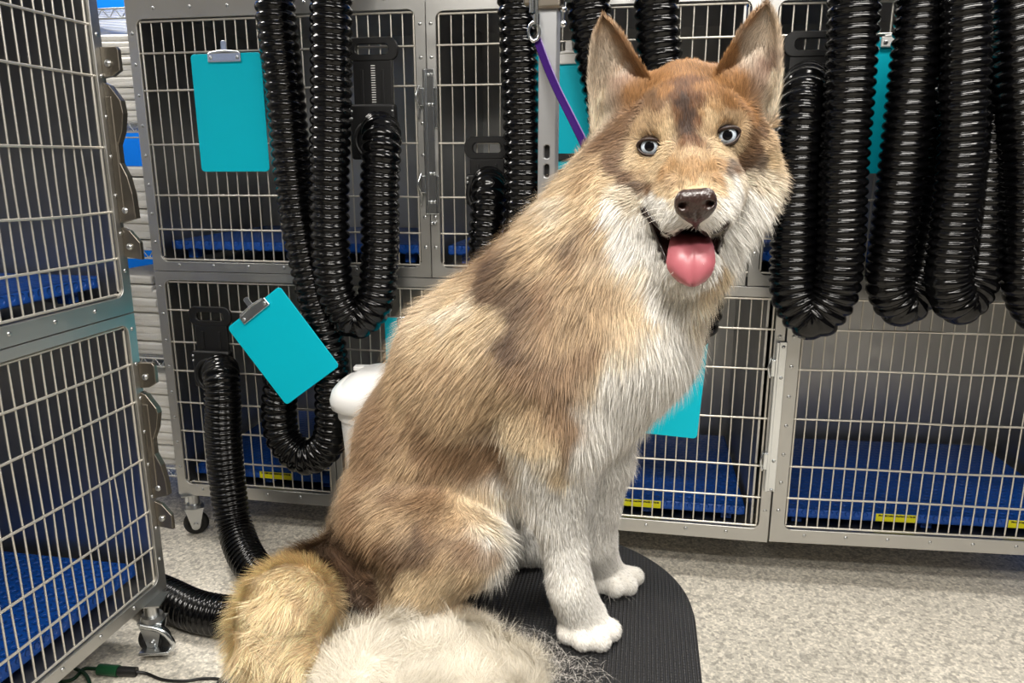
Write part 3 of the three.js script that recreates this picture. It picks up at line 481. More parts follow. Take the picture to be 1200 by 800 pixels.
const EYES = [{ u: 761, v: 171.5 }, { u: 852.5, v: 158.5 }].map(e => { const p = onSkin(e.u, e.v, -.001); return { ...e, p, Z: -p.clone().sub(V(0, EYE, 0)).length() }; });
const eyeR = sizeAt(13, 806, 164, -.715);
const mouthD = (p) => { let m = 1; for (const c of mouthCones) m = smin(m, cone(p, c), .006); return m; };
function dogSDF(p) {
  let [d, h] = solidSDF(p);
  if (h < .03) {
    for (const e of EYES) { const q = Math.hypot(p[0] - e.p.x, p[1] - e.p.y, p[2] - e.p.z) - eyeR * 0.9; d = -smin(-d, q, .004); }
    d = -smin(-d, mouthD(p), .005);
  }
  return Math.max(d, TOP - p[1]);
}
console.log('dog field');
const skin = surfaceNet(dogSDF, [-.52, TOP - .01, -1.12], [.22, 1.45, -.5], .0036);
console.log('dog skin', skin.pos.length / 3);
// ears: cupped triangular shells [edge on one side], [edge on the other], pixels from base to tip
function ear(A, B, Zr, cup, twist) {
  const N = 14, T = 18, pos = [], idx = [];
  const pick = (L, t) => { const f = t * (L.length - 1), i = Math.min(L.length - 2, Math.floor(f)), k = f - i, q = (j) => L[clamp(j, 0, L.length - 1)]; const c = (a, b, c2, d) => 0.5 * (2 * b + (c2 - a) * k + (2 * a - 5 * b + 4 * c2 - d) * k * k + (3 * b - a - 3 * c2 + d) * k * k * k); return [0, 1].map(m => c(q(i - 1)[m], q(i)[m], q(i + 1)[m], q(i + 2)[m])); };
  for (const side of [0, 1]) for (let j = 0; j <= T; j++) for (let i = 0; i <= N; i++) {
    const t = j / T, s = i / N, a = pick(A, t), b = pick(B, t), u = lerp(a[0], b[0], s), v = lerp(a[1], b[1], s), bow = Math.pow(Math.sin(Math.PI * s), 0.8) * (1 - t * 0.75);
    const Z = Zr + twist * (s - 0.5) * (1 - t) - cup * bow - (side ? 0.0035 + 0.009 * Math.sin(Math.PI * s) * (1 - t) : 0) - 0.012 * t, q = atH(u, v, Z); pos.push(q.x, q.y, q.z);
  }
  const W2 = N + 1, o = W2 * (T + 1);
  for (let j = 0; j < T; j++) for (let i = 0; i < N; i++) { const a = j * W2 + i, b = a + 1, c = a + W2, d = c + 1; idx.push(a, b, d, a, d, c, o + a, o + d, o + b, o + a, o + c, o + d); }
  for (let j = 0; j < T; j++) { let a = j * W2, b = a + W2; idx.push(a, b, o + b, a, o + b, o + a); a += N; b += N; idx.push(a, o + b, b, a, o + a, o + b); }
  const g = new THREE.BufferGeometry(); g.setAttribute('position', new THREE.Float32BufferAttribute(pos, 3)); g.setIndex(idx); g.computeVertexNormals();
  return { pos, nrm: Array.from(g.attributes.normal.array), idx };
}
const ears = [ear([[696, 172], [692, 118], [693, 66], [699, 34], [706, 20]], [[776, 130], [760, 92], [742, 64], [722, 34], [707, 19]], -.757, .022, .014),
  ear([[830, 112], [849, 68], [867, 40], [884, 17], [897, 6]], [[904, 150], [914, 102], [914, 60], [909, 26], [899, 5]], -.757, .022, -.014)];
const bodyMesh = { pos: skin.pos.slice(), nrm: skin.nrm.slice(), idx: skin.idx.slice() };
for (const e of ears) { const o = bodyMesh.pos.length / 3; for (const x of e.pos) bodyMesh.pos.push(x); for (const x of e.nrm) bodyMesh.nrm.push(x); for (const i of e.idx) bodyMesh.idx.push(i + o); }
const earStart = skin.pos.length / 3;

// ---- coat: colour, lie and length of the hair at places on the coat
const COAT = { W: [240, 236, 228], I: [228, 214, 192], C: [212, 189, 154], T: [182, 155, 121], B: [145, 116, 87], D: [92, 68, 48], O: [150, 108, 66], R: [106, 70, 42], K: [64, 42, 28], A: [244, 219, 178], G: [112, 95, 80], E: [188, 173, 155], P: [162, 134, 117], F: [116, 87, 61], M: [176, 141, 100], Y: [204, 180, 144] };
const lin = c => { c /= 255; return c <= 0.04045 ? c / 12.92 : Math.pow((c + 0.055) / 1.055, 2.4); };
for (const k in COAT) COAT[k] = COAT[k].map(lin);
const marks = [];
const castSkin = (u, v) => castOn(dogSDF, u, v);
function M_(du, dv, len, list, Z) { for (const [u, v, c] of list) { const p = Z ? atH(u, v, Z) : castSkin(u, v); if (!p) { continue; } marks.push({ p, c: COAT[c], d: turn(du, -dv, 0), len: len / 1000 }); } }
// neck and back
M_(-.55, .8, 30, [[662, 208, 'C'], [690, 205, 'T'], [650, 240, 'I'], [622, 262, 'C'], [598, 275, 'T'], [700, 250, 'T'], [640, 270, 'C'], [668, 250, 'C']]);
M_(-.5, .85, 30, [[588, 288, 'B'], [585, 305, 'D'], [592, 330, 'D'], [600, 365, 'D'], [608, 400, 'D'], [616, 430, 'B'], [575, 300, 'B'], [640, 305, 'C'], [622, 295, 'T'], [630, 340, 'B'], [645, 365, 'B'], [660, 330, 'T'], [672, 285, 'D'], [676, 305, 'B'], [690, 325, 'T'], [650, 310, 'T']]);
M_(-.5, .85, 30, [[556, 320, 'T'], [536, 338, 'C'], [556, 350, 'I'], [524, 362, 'I'], [560, 385, 'C'], [576, 370, 'C'], [505, 385, 'C'], [545, 400, 'C'], [580, 420, 'T'], [485, 415, 'T'], [520, 425, 'T'], [552, 445, 'T'], [570, 350, 'C']]);
M_(-.55, .8, 27, [[462, 450, 'T'], [448, 490, 'B'], [482, 470, 'T'], [515, 470, 'T'], [500, 515, 'B'], [465, 530, 'T'], [525, 545, 'B'], [548, 520, 'B'], [438, 540, 'B'], [450, 575, 'T'], [490, 580, 'B'], [530, 580, 'T'], [425, 590, 'B'], [560, 480, 'T'], [585, 480, 'T'], [590, 450, 'T'], [575, 520, 'B'], [565, 548, 'B']]);
M_(-.5, .85, 26, [[412, 620, 'B'], [398, 648, 'D'], [394, 658, 'K'], [430, 630, 'B'], [425, 665, 'D'], [418, 690, 'K'], [414, 704, 'K'], [426, 694, 'D'], [432, 680, 'B'], [430, 704, 'D'], [455, 610, 'T'], [450, 640, 'B'], [440, 655, 'D'], [480, 615, 'T'], [435, 600, 'T']]);
// chest and shoulder
M_(-.1, 1, 30, [[700, 290, 'T'], [715, 330, 'T'], [730, 350, 'C'], [690, 365, 'T'], [662, 390, 'T'], [650, 420, 'B'], [640, 450, 'B'], [668, 440, 'B'], [690, 415, 'B'], [712, 395, 'T'], [740, 385, 'C'], [725, 410, 'I'], [700, 435, 'C'], [755, 400, 'W'], [780, 410, 'W'], [720, 440, 'W'], [760, 440, 'W'], [795, 430, 'W'], [700, 465, 'W'], [740, 470, 'W'], [770, 470, 'W'], [720, 500, 'W'], [800, 400, 'W'], [815, 385, 'I'], [695, 490, 'W']]);
M_(-.15, 1, 22, [[660, 470, 'B'], [640, 480, 'B'], [670, 490, 'B'], [655, 505, 'B'], [668, 522, 'B'], [640, 510, 'C'], [620, 500, 'C'], [625, 470, 'T'], [605, 505, 'C'], [600, 530, 'I'], [640, 535, 'I'], [665, 540, 'C'], [685, 520, 'W'], [612, 540, 'W']]);
// legs
M_(0, 1, 14, [[650, 565, 'W'], [640, 560, 'W'], [680, 560, 'W'], [702, 560, 'W']]);
M_(0, 1, 10, [[655, 600, 'W'], [675, 610, 'W'], [665, 650, 'W'], [680, 660, 'W'], [655, 660, 'W'], [703, 600, 'W'], [710, 620, 'W']]);
M_(.1, 1, 6.5, [[672, 690, 'W'], [662, 695, 'W'], [682, 700, 'W'], [700, 640, 'W'], [694, 648, 'W']]);
M_(.5, .8, 4, [[675, 720, 'W'], [662, 730, 'W'], [690, 735, 'W'], [705, 738, 'W'], [670, 740, 'W'], [690, 715, 'W'], [705, 660, 'W'], [725, 672, 'W'], [740, 676, 'W'], [712, 680, 'W']]);
// belly fringe, thigh
M_(.15, 1, 28, [[600, 570, 'W'], [590, 600, 'W'], [600, 620, 'W'], [585, 640, 'W'], [588, 665, 'W'], [578, 690, 'W'], [615, 570, 'W'], [625, 600, 'W'], [575, 590, 'I'], [560, 590, 'C'], [570, 615, 'I']]);
M_(.1, 1, 10, [[628, 642, 'W'], [620, 650, 'W']]);
M_(-.6, .75, 16, [[545, 605, 'T'], [520, 612, 'B'], [500, 622, 'D'], [480, 640, 'D'], [465, 658, 'D'], [455, 672, 'D'], [550, 630, 'B'], [563, 645, 'B'], [535, 640, 'T'], [510, 655, 'T'], [490, 672, 'C'], [470, 690, 'C'], [464, 704, 'C'], [520, 680, 'C'], [545, 672, 'T'], [560, 668, 'C'], [500, 695, 'C']]);
// tail
M_(-.35, .95, 24, [[350, 668, 'A'], [375, 672, 'A'], [330, 690, 'A'], [300, 710, 'A'], [340, 712, 'C'], [330, 705, 'A'], [370, 700, 'A'], [395, 720, 'A'], [322, 745, 'C'], [295, 735, 'A'], [350, 750, 'A'], [330, 775, 'C']]);
for (const c of tailCones.slice(1)) for (const [q, r] of [[c[0], c[2]], [c[1], c[3]]]) for (const [x, y, z] of [[-1, 0, 0], [0, 1, 0], [0, 0, -1], [-.7, .7, 0], [-.7, 0, -.7], [0, .7, -.7], [.7, 0, -.7], [.7, .7, 0], [1, 0, 0], [-.6, .5, .6]]) marks.push({ p: V(q.x + x * r, q.y + y * r, q.z + z * r), c: COAT.A, d: turn(-.35, -.95, 0), len: .024 });
// ruff
M_(-.45, .9, 30, [[705, 210, 'C'], [700, 235, 'C'], [715, 240, 'W'], [725, 270, 'W'], [712, 270, 'C'], [700, 275, 'T'], [735, 295, 'W'], [720, 310, 'C'], [750, 315, 'I'], [742, 330, 'C'], [775, 335, 'W'], [770, 360, 'W']]);
M_(.4, .9, 26, [[880, 225, 'W'], [870, 245, 'W'], [888, 205, 'I'], [860, 275, 'W'], [855, 295, 'W'], [845, 315, 'C'], [838, 330, 'C'], [832, 350, 'I']]);
M_(0, 1, 14, [[770, 300, 'W'], [780, 320, 'W'], [795, 335, 'W'], [840, 300, 'W'], [845, 285, 'W'], [765, 280, 'W'], [755, 265, 'W']]);
// face
M_(-.1, -1, 12, [[803, 88, 'O'], [785, 92, 'O'], [822, 88, 'O'], [768, 100, 'O'], [842, 94, 'O'], [858, 104, 'O'], [752, 112, 'O'], [806, 104, 'R'], [801, 118, 'R'], [805, 130, 'K'], [800, 142, 'K'], [808, 146, 'K'], [797, 154, 'K'], [805, 158, 'K'], [812, 132, 'R'], [793, 124, 'R'], [788, 140, 'R'], [788, 112, 'O'], [822, 112, 'O'], [820, 126, 'R'], [775, 118, 'O'], [840, 112, 'O'], [762, 122, 'F'], [855, 122, 'O'], [800, 170, 'R'], [812, 168, 'R'], [818, 150, 'R'], [794, 134, 'K'], [813, 146, 'K'], [789, 150, 'R'], [802, 164, 'K'], [800, 124, 'K'], [808, 118, 'R'], [793, 108, 'R'], [815, 104, 'R']]);
M_(-.75, .1, 11, [[750, 130, 'F'], [738, 142, 'F'], [728, 160, 'F'], [720, 185, 'F'], [715, 165, 'F'], [708, 188, 'T'], [728, 195, 'F'], [740, 205, 'F'], [748, 214, 'D'], [738, 170, 'F'], [733, 182, 'F'], [722, 210, 'Y'], [730, 222, 'I'], [712, 205, 'Y'], [742, 222, 'I'], [735, 155, 'F']]);
M_(.75, .1, 11, [[868, 122, 'O'], [880, 135, 'O'], [890, 150, 'F'], [878, 160, 'F'], [880, 178, 'D'], [872, 190, 'D'], [884, 192, 'G'], [874, 172, 'F'], [893, 175, 'T'], [898, 190, 'Y'], [890, 205, 'I'], [900, 160, 'T'], [878, 204, 'I']]);
M_(-.3, -.9, 7, [[783, 152, 'Y'], [778, 160, 'Y'], [768, 148, 'T'], [758, 150, 'T'], [748, 156, 'T'], [780, 140, 'T'], [770, 134, 'F'], [833, 146, 'Y'], [833, 138, 'Y'], [838, 131, 'M'], [826, 140, 'M'], [852, 140, 'T'], [862, 146, 'T'], [845, 130, 'M'], [858, 130, 'O'], [829, 158, 'T']]);
M_(-.7, .4, 7, [[743, 172, 'Y'], [744, 184, 'Y'], [752, 190, 'Y'], [763, 191, 'Y'], [775, 186, 'Y'], [782, 176, 'Y'], [752, 200, 'T'], [766, 203, 'Y'], [780, 200, 'M'], [762, 212, 'F'], [772, 212, 'T']]);
M_(.7, .4, 7, [[850, 177, 'Y'], [864, 170, 'Y'], [838, 174, 'Y'], [832, 166, 'Y'], [870, 158, 'T'], [856, 188, 'G'], [842, 190, 'M'], [850, 197, 'G'], [864, 182, 'F'], [862, 196, 'F']]);
M_(-.1, -.9, 5, [[806, 180, 'T'], [812, 192, 'M'], [803, 203, 'M'], [822, 201, 'M'], [796, 186, 'T'], [822, 186, 'T'], [812, 212, 'M'], [797, 214, 'T'], [828, 212, 'T'], [788, 196, 'M'], [832, 196, 'M'], [806, 218, 'Y'], [824, 216, 'Y']]);
M_(-.6, .6, 8, [[786, 224, 'Y'], [778, 236, 'W'], [785, 250, 'W'], [768, 228, 'W'], [755, 234, 'W'], [748, 230, 'I'], [795, 262, 'W'], [776, 220, 'Y'], [788, 210, 'T'], [805, 268, 'W'], [790, 236, 'I']]);
M_(.6, .6, 8, [[840, 220, 'Y'], [846, 236, 'W'], [842, 252, 'W'], [855, 222, 'W'], [862, 212, 'W'], [835, 262, 'W'], [837, 208, 'M'], [826, 266, 'W'], [850, 210, 'I'], [868, 206, 'I'], [840, 236, 'I']]);
// ears
M_(-.15, -1, 11, [[712, 60, 'E'], [718, 85, 'E'], [726, 66, 'E'], [732, 80, 'E'], [740, 100, 'P'], [730, 108, 'P'], [722, 112, 'P'], [708, 115, 'I'], [700, 85, 'I'], [696, 60, 'I'], [697, 130, 'I'], [706, 42, 'E'], [715, 48, 'E'], [704, 140, 'I'], [715, 128, 'E'], [728, 126, 'F'], [740, 118, 'F'], [748, 112, 'F']], -.775);
M_(.1, -1, 7, [[706, 22, 'O'], [726, 42, 'O'], [742, 64, 'O'], [756, 88, 'O'], [764, 108, 'O'], [700, 30, 'C']], -.765);
M_(.15, -1, 11, [[880, 50, 'E'], [893, 45, 'E'], [872, 62, 'E'], [886, 66, 'E'], [892, 76, 'P'], [888, 95, 'P'], [880, 108, 'P'], [898, 88, 'P'], [906, 95, 'I'], [911, 65, 'I'], [912, 110, 'I'], [906, 128, 'I'], [905, 30, 'E'], [898, 28, 'E'], [870, 84, 'E'], [872, 100, 'F'], [896, 118, 'E']], -.775);
M_(-.1, -1, 7, [[898, 8, 'O'], [882, 20, 'O'], [866, 42, 'O'], [852, 66, 'O'], [844, 82, 'O'], [850, 96, 'O'], [907, 14, 'C']], -.765);
console.log('marks', marks.length);
const MC = marks.length, MP = new Float32Array(MC * 3), MD = new Float32Array(MC * 7);
marks.forEach((m, i) => { MP.set([m.p.x, m.p.y, m.p.z], i * 3); MD.set([...m.c, m.d.x, m.d.y, m.d.z, m.len], i * 7); });
const coat = new Float32Array(7), faceC = atH(806, 190, -.74), isFace = (x, y, z) => Math.hypot(x - faceC.x, y - faceC.y, z - faceC.z);
function coatAt(x, y, z, wob) {
  const face = isFace(x, y, z) < .115; wob *= face ? .3 : 1.4;
  const s = 38, qx = x + wob * noise(x * s, y * s, z * s), qy = y + wob * noise(x * s + 9, y * s, z * s), qz = z + wob * noise(x * s, y * s + 17, z * s);
  coat.fill(0); let W2 = 0;
  for (let i = 0; i < MC; i++) { const a = MP[i * 3] - qx, b = MP[i * 3 + 1] - qy, c = MP[i * 3 + 2] - qz, d2 = a * a + b * b + c * c + 1.2e-5, w = face ? 1 / (d2 * d2 * d2) : 1 / ((d2 + 1.3e-4) * (d2 + 1.3e-4) * Math.sqrt(d2 + 1.3e-4)); W2 += w; for (let j = 0; j < 7; j++) coat[j] += w * MD[i * 7 + j]; }
  for (let j = 0; j < 7; j++) coat[j] /= W2; return coat;
}
const GUM = [0.055, 0.016, 0.013], LIP = [0.022, 0.012, 0.01];
const bare = (x, y, z) => { const m = mouthD([x, y, z]); for (const e of EYES) if (Math.hypot(x - e.p.x, y - e.p.y, z - e.p.z) < eyeR * .98) return 2; return m < 0.0008 ? 1 : m < 0.0042 ? 2 : 0; };
const vc = new Float32Array(bodyMesh.pos.length);
for (let i = 0; i < vc.length; i += 3) { const [x, y, z] = [bodyMesh.pos[i], bodyMesh.pos[i + 1], bodyMesh.pos[i + 2]], b = i / 3 < earStart ? bare(x, y, z) : 0; vc.set(b === 1 ? GUM : b === 2 ? LIP : coatAt(x, y, z, .012).subarray(0, 3), i); }
const dog = thing('dog', 'tan and white husky dog with pale blue eyes sitting on the grooming table, tongue out', 'dog', [0, 0, 0]);
part('body', toGeometry(bodyMesh, vc), std({ vertexColors: true, roughness: 0.85 }), dog);
console.log('skin coloured');
// ---- hair
function bladeGeo(curve, segs) {
  const pos = [], nrm = [], idx = [];
  for (let i = 0; i <= segs; i++) { const t = i / segs, w = (i === segs ? 0.0 : (0.75 + 0.25 * Math.sin(Math.PI * t)) * (1 - t * t * 0.7)) / 2, zz = -curve * t * t; for (const s of [-1, 1]) { pos.push(s * w, t, zz); const l = Math.hypot(1, 2 * curve * t); nrm.push(0, 2 * curve * t / l, 1 / l); } }
  for (let i = 0; i < segs; i++) { const a = i * 2; idx.push(a, a + 1, a + 3, a, a + 3, a + 2); }
  const g = new THREE.BufferGeometry(); g.setAttribute('position', new THREE.Float32BufferAttribute(pos, 3)); g.setAttribute('normal', new THREE.Float32BufferAttribute(nrm, 3)); g.setIndex(idx); return g;
}
const hairMat = std({ color: 0xffffff, roughness: 0.62, side: THREE.DoubleSide });
function furOn(mesh, density, look, name, parent, mat, cap) {
  const mats = [], cols = [], { pos, nrm, idx } = mesh, m4 = new THREE.Matrix4(), X = V(0, 0, 0), Y = V(0, 0, 0), Zv = V(0, 0, 0), n = V(0, 0, 0), p = V(0, 0, 0);
  for (let k = 0; k < idx.length; k += 3) {
    const [a, b, c] = [idx[k] * 3, idx[k + 1] * 3, idx[k + 2] * 3];
    const ux = pos[b] - pos[a], uy = pos[b + 1] - pos[a + 1], uz = pos[b + 2] - pos[a + 2], vx = pos[c] - pos[a], vy = pos[c + 1] - pos[a + 1], vz = pos[c + 2] - pos[a + 2];
    const area = Math.hypot(uy * vz - uz * vy, uz * vx - ux * vz, ux * vy - uy * vx) / 2; if (area < 1e-12) continue;
    const want = area * 1e4 * density(pos[a], pos[a + 1], pos[a + 2], idx[k] >= earStart && mesh === bodyMesh); let q = Math.floor(want) + (rnd() < want % 1 ? 1 : 0);
    while (q-- > 0 && mats.length / 16 < cap) {
      let r1 = rnd(), r2 = rnd(); if (r1 + r2 > 1) { r1 = 1 - r1; r2 = 1 - r2; } const r0 = 1 - r1 - r2;
      p.set(pos[a] * r0 + pos[b] * r1 + pos[c] * r2, pos[a + 1] * r0 + pos[b + 1] * r1 + pos[c + 1] * r2, pos[a + 2] * r0 + pos[b + 2] * r1 + pos[c + 2] * r2);
      n.set(nrm[a] * r0 + nrm[b] * r1 + nrm[c] * r2, nrm[a + 1] * r0 + nrm[b + 1] * r1 + nrm[c + 1] * r2, nrm[a + 2] * r0 + nrm[b + 2] * r1 + nrm[c + 2] * r2).normalize();
      const h = look(p, n, Y); if (!h) continue;             // fills Y with the hair's direction; h = [length, width, r, g, b]
      X.crossVectors(Y, n); if (X.lengthSq() < 1e-6) continue; X.normalize(); Zv.crossVectors(X, Y).normalize();
      m4.makeBasis(X.multiplyScalar(h[1]), Y.clone().multiplyScalar(h[0]), Zv.multiplyScalar(h[0])); { const sink = h[0] > .012 ? .001 : .0002; m4.setPosition(p.x - n.x * sink, p.y - n.y * sink, p.z - n.z * sink); };
      for (let i = 0; i < 16; i++) mats.push(m4.elements[i]); cols.push(h[2], h[3], h[4]);
    }
  }
  const N = mats.length / 16, im = new THREE.InstancedMesh(bladeGeo(.1, 3), mat, N); im.instanceMatrix.array.set(mats); im.instanceColor = new THREE.InstancedBufferAttribute(new Float32Array(cols), 3);
  im.name = name; im.userData = { kind: 'stuff' }; im.castShadow = im.receiveShadow = true; parent.add(im); console.log(name, N); return im;
}
const tmp = V(0, 0, 0), tailBase = at(398, 645, -.9), tailD = (p) => { let d = 1; for (const c of tailCones) d = Math.min(d, cone([p.x, p.y, p.z], c)); return d; },  nosePos = atH(815, 241, -.66);
furOn(bodyMesh, (x, y, z, ear) => ear ? 150 : (isFace(x, y, z) < .085 ? 210 : isFace(x, y, z) < .12 ? 90 : y < TOP + .2 && x > -.09 && z > -.95 ? 90 : 78), (p, n, Y) => {
  if (p.y < TOP + 0.004) return null;
  const b = bare(p.x, p.y, p.z); if (b) return null; if (p.distanceTo(nosePos) < .0165) return null;
  const c = coatAt(p.x, p.y, p.z, .014); let len = ((c[6] > .02 ? .014 + (c[6] - .02) * .6 : c[6] > .012 ? .011 + (c[6] - .012) * .38 : c[6]) + .001) * (0.55 + 0.45 * rnd()), r = c[0], g = c[1], bl = c[2];
  const cl = 70, jx = noise(p.x * cl, p.y * cl, p.z * cl), jy = noise(p.x * cl + 31, p.y * cl, p.z * cl), jz = noise(p.x * cl, p.y * cl + 57, p.z * cl), j = tailD(p) < .03 ? .6 : .22;
  if (tailD(p) < .03) { tmp.copy(p).sub(tailBase).normalize(); c[3] = tmp.x; c[4] = tmp.y; c[5] = tmp.z; }
  Y.set(c[3] + j * jx + .22 * (rnd() - .5), c[4] + j * jy + .22 * (rnd() - .5), c[5] + j * jz + .22 * (rnd() - .5)); Y.addScaledVector(n, -Y.dot(n)); if (Y.lengthSq() < 1e-4) Y.set(n.y, -n.x, 0.01); Y.normalize();
  const inTail = tailD(p) < .03, guard = rnd() < (inTail ? .3 : .13); if (inTail) len *= 1.25; if (guard && c[6] > .012) len *= 1.35 + .4 * rnd();
  const lift = (len < .009 ? .24 : .26) + .3 * rnd() + (guard ? .3 : 0); Y.addScaledVector(n, lift).normalize();
  // guard hairs: each hair one tone, banded darker or paler than its neighbours
  const v = rnd(), tone = (v < .25 ? .62 : v > .75 ? 1.3 : 1) * (.88 + .24 * rnd()) * (1 + .14 * jx); r *= tone; g *= tone; bl *= tone;
  const wd = guard && len > .012 ? .00045 : len > .009 ? .0006 : .00045;
  return [len, wd, Math.min(r, .92), Math.min(g, .9), Math.min(bl, .86)];
}, 'fur_coat', dog, hairMat, 760000);
console.log('fur done');
// ---- eyes
for (const e of EYES) {
  const view = ray(e.u, e.v).normalize(), toCam = view.clone().negate(), R = .0112, dist = e.p.distanceTo(V(0, EYE, 0)), px = dist / FOC * 0.99, g = new THREE.SphereGeometry(R, 48, 40).rotateX(Math.PI / 2), p = g.attributes.position, col = new Float32Array(p.count * 3);
  for (let i = 0; i < p.count; i++) { const a = Math.hypot(p.getX(i), p.getY(i)) / px, fr = p.getZ(i) > 0 ? a : 99; const n2 = noise(Math.atan2(p.getY(i), p.getX(i)) * 6, fr * .5, 2); let c; if (fr < 5.5) c = [.004, .004, .005]; else if (fr < 9.3) { const k = .78 + .14 * n2; c = [k * .76, k * .87, k]; } else if (fr < 10.2) c = [.05, .06, .08]; else c = [.03, .02, .015]; col.set(c, i * 3); }
  g.setAttribute('color', new THREE.BufferAttribute(col, 3));
  const cen = e.p.clone().addScaledVector(toCam, -R * .8), q = new THREE.Quaternion().setFromUnitVectors(V(0, 0, 1), toCam);
  part('eye', g.applyQuaternion(q).translate(cen.x, cen.y, cen.z), phys({ vertexColors: true, roughness: 0.06, specularIntensity: 0.35, clearcoat: 0.15, clearcoatRoughness: 0.02 }), dog, 'pale icy blue eye');
  const roll = THREE.MathUtils.degToRad(7.5), rt = turn(1, 0, 0), inner = e.u < 806 ? 1 : -1, up = V(0, 0, 0).crossVectors(rt.clone().sub(view.clone().multiplyScalar(rt.dot(view))).normalize(), view).normalize(), rgt = V(0, 0, 0).crossVectors(view, up).normalize();
  const lid = (a0, a1, hy, rad) => { const pts = []; for (let k = 0; k <= 16; k++) { const a = lerp(a0, a1, k / 16), cs = Math.cos(a), x = cs * (cs * inner > 0 ? 15 : 13), y = Math.sin(a) * hy - 1.5 * cs * inner; const X = x * Math.cos(roll) - y * Math.sin(roll), Y = x * Math.sin(roll) + y * Math.cos(roll); pts.push(e.p.clone().addScaledVector(rgt, X * px).addScaledVector(up, Y * px).addScaledVector(toCam, .0022 - .0045 * cs * cs)); } return tube(pts, rad, 30, 8); };
  part('upper_eyelid', lid(0, Math.PI, 8.0, .0017), std({ color: 0x2b1a12, roughness: 0.45 }), dog, 'dark brown upper eye rim');
  part('lower_eyelid', lid(0, -Math.PI, 9.4, .0011), std({ color: 0x2b1a12, roughness: 0.45 }), dog, 'dark brown lower eye rim');
}
// ---- nose
{
  const NB = (u, v, Z, r) => { return JH(u, v, Z, r); }, cs = [[NB(803, 232, -.648, 10), NB(827, 230, -.648, 10)], [NB(801, 242, -.65, 10), NB(829, 240, -.65, 10)], [NB(810, 250, -.652, 9), NB(821, 249, -.652, 9)], [NB(815, 256, -.656, 5), NB(816, 266, -.66, 3)]].map(([a, b]) => [a.p, b.p, a.r, b.r]);
  const holes2 = [[atH(804, 243, -.638), at(797, 240, -.648)], [atH(828, 241, -.638), atH(834, 237, -.648)]].map(([a, b]) => [a, b, sizeAt(4.6, 815, 240, -.64), sizeAt(3, 815, 240, -.64)]), crease = [atH(815.5, 246, -.6395), atH(817, 268, -.651), .0009, .0009];
  const f = (p) => { let d = 1; for (const c of cs) d = smin(d, cone(p, c), .009); for (const c of holes2) d = -smin(-d, cone(p, c), .003); return -smin(-d, cone(p, crease), .0015) + .0003 * noise(p[0] * 900, p[1] * 900, p[2] * 900); };
  const c = atH(815, 243, -.65), m = surfaceNet(f, [c.x - .03, c.y - .03, c.z - .03], [c.x + .03, c.y + .03, c.z + .03], .0011);
  part('nose', toGeometry(m), phys({ color: 0x33211c, roughness: 0.4, clearcoat: 0.5, clearcoatRoughness: 0.25 }), dog, 'dark brown nose');
}
// ---- tongue
{
  const rowsT = [[800, 818, 270, -.715], [790, 829, 273, -.69], [785.5, 833, 279, -.677], [783.5, 836.5, 288, -.668], [782, 838, 298, -.662], [780.5, 838.5, 307, -.659], [782, 837, 315, -.6575], [787, 833, 323, -.657], [794, 826.5, 330, -.658], [803, 819, 334.5, -.66]], N = 16, pos = [], idx = [];
  for (const side of [0, 1]) rowsT.forEach(([a, b, v, Z], j) => { for (let i = 0; i <= N; i++) { const s = i / N, w = 2 * s - 1, gr = -.0022 * Math.exp(-w * w * 60), dome = -.007 * w * w * w * w - .002 * w * w, e = side ? -.008 * Math.sqrt(Math.max(0, 1 - w * w * .98)) : 0, q = atH(lerp(a, b, s), v + 1.5 * (1 - w * w), Z + dome + gr + e); pos.push(q.x, q.y, q.z); } });
  const T = rowsT.length, W2 = N + 1, o = W2 * T;
  for (let j = 0; j < T - 1; j++) for (let i = 0; i < N; i++) { const a = j * W2 + i, b = a + 1, c = a + W2, d = c + 1; idx.push(a, c, b, b, c, d, o + a, o + b, o + c, o + b, o + d, o + c); }
  for (let j = 0; j < T - 1; j++) { let a = j * W2, b = a + W2; idx.push(a, o + a, b, o + a, o + b, b); a += N; b += N; idx.push(a, b, o + a, o + a, b, o + b); }
  for (let i = 0; i < N; i++) { const a = (T - 1) * W2 + i; idx.push(a, o + a, a + 1, o + a, o + a + 1, a + 1); }
  const g = new THREE.BufferGeometry(); g.setAttribute('position', new THREE.Float32BufferAttribute(pos, 3)); g.setIndex(idx); g.computeVertexNormals();
  part('tongue', g, phys({ color: 0xad5f68, roughness: 0.4, clearcoat: 0.25, clearcoatRoughness: 0.3 }), dog, 'pink tongue hanging out');
}
// ---- dark lip edges
{
  const lipMat = phys({ color: 0x24140f, roughness: 0.4, clearcoat: 0.3 });
  for (const [r, pts] of [[.0021, [[755, 244], [762, 254], [772, 265], [780, 272], [788, 275]]], [.0019, [[756, 246], [764, 264], [772, 283], [778, 297], [781, 305]]], [.002, [[852, 262], [847, 267], [840, 271], [835, 272]]], [.0018, [[851, 264], [847, 276], [843, 287], [840, 296]]]]) part('lip', tube(pts.map(([u, v]) => onSkin(u, v, -.0004)), r, 24, 8), lipMat, dog, 'dark lip edge');
}
// ---- claws and whiskers
for (const [u, v] of [[672, 748], [690, 755], [707, 753], [718, 742], [726, 693], [739, 689], [747, 680]]) { const q = onLevel(u, v, TOP + .004); part('claw', new THREE.ConeGeometry(.0026, .011, 8).rotateZ(-2.2).rotateY(.5).translate(q.x, q.y, q.z), std({ color: 0x6b5a4c, roughness: 0.4 }), dog); }
for (const [s, u, v] of [[-1, 788, 250], [-1, 784, 244], [-1, 790, 256], [1, 840, 250], [1, 843, 243], [1, 838, 257]]) { const a = at(u, v, -.668); part('whisker', tube([a, at(u + s * 22, v + 2, -.672), at(u + s * 42, v + 12, -.69)], .00025, 10, 4), std({ color: 0xe8e2d8, roughness: 0.5 }), dog); }
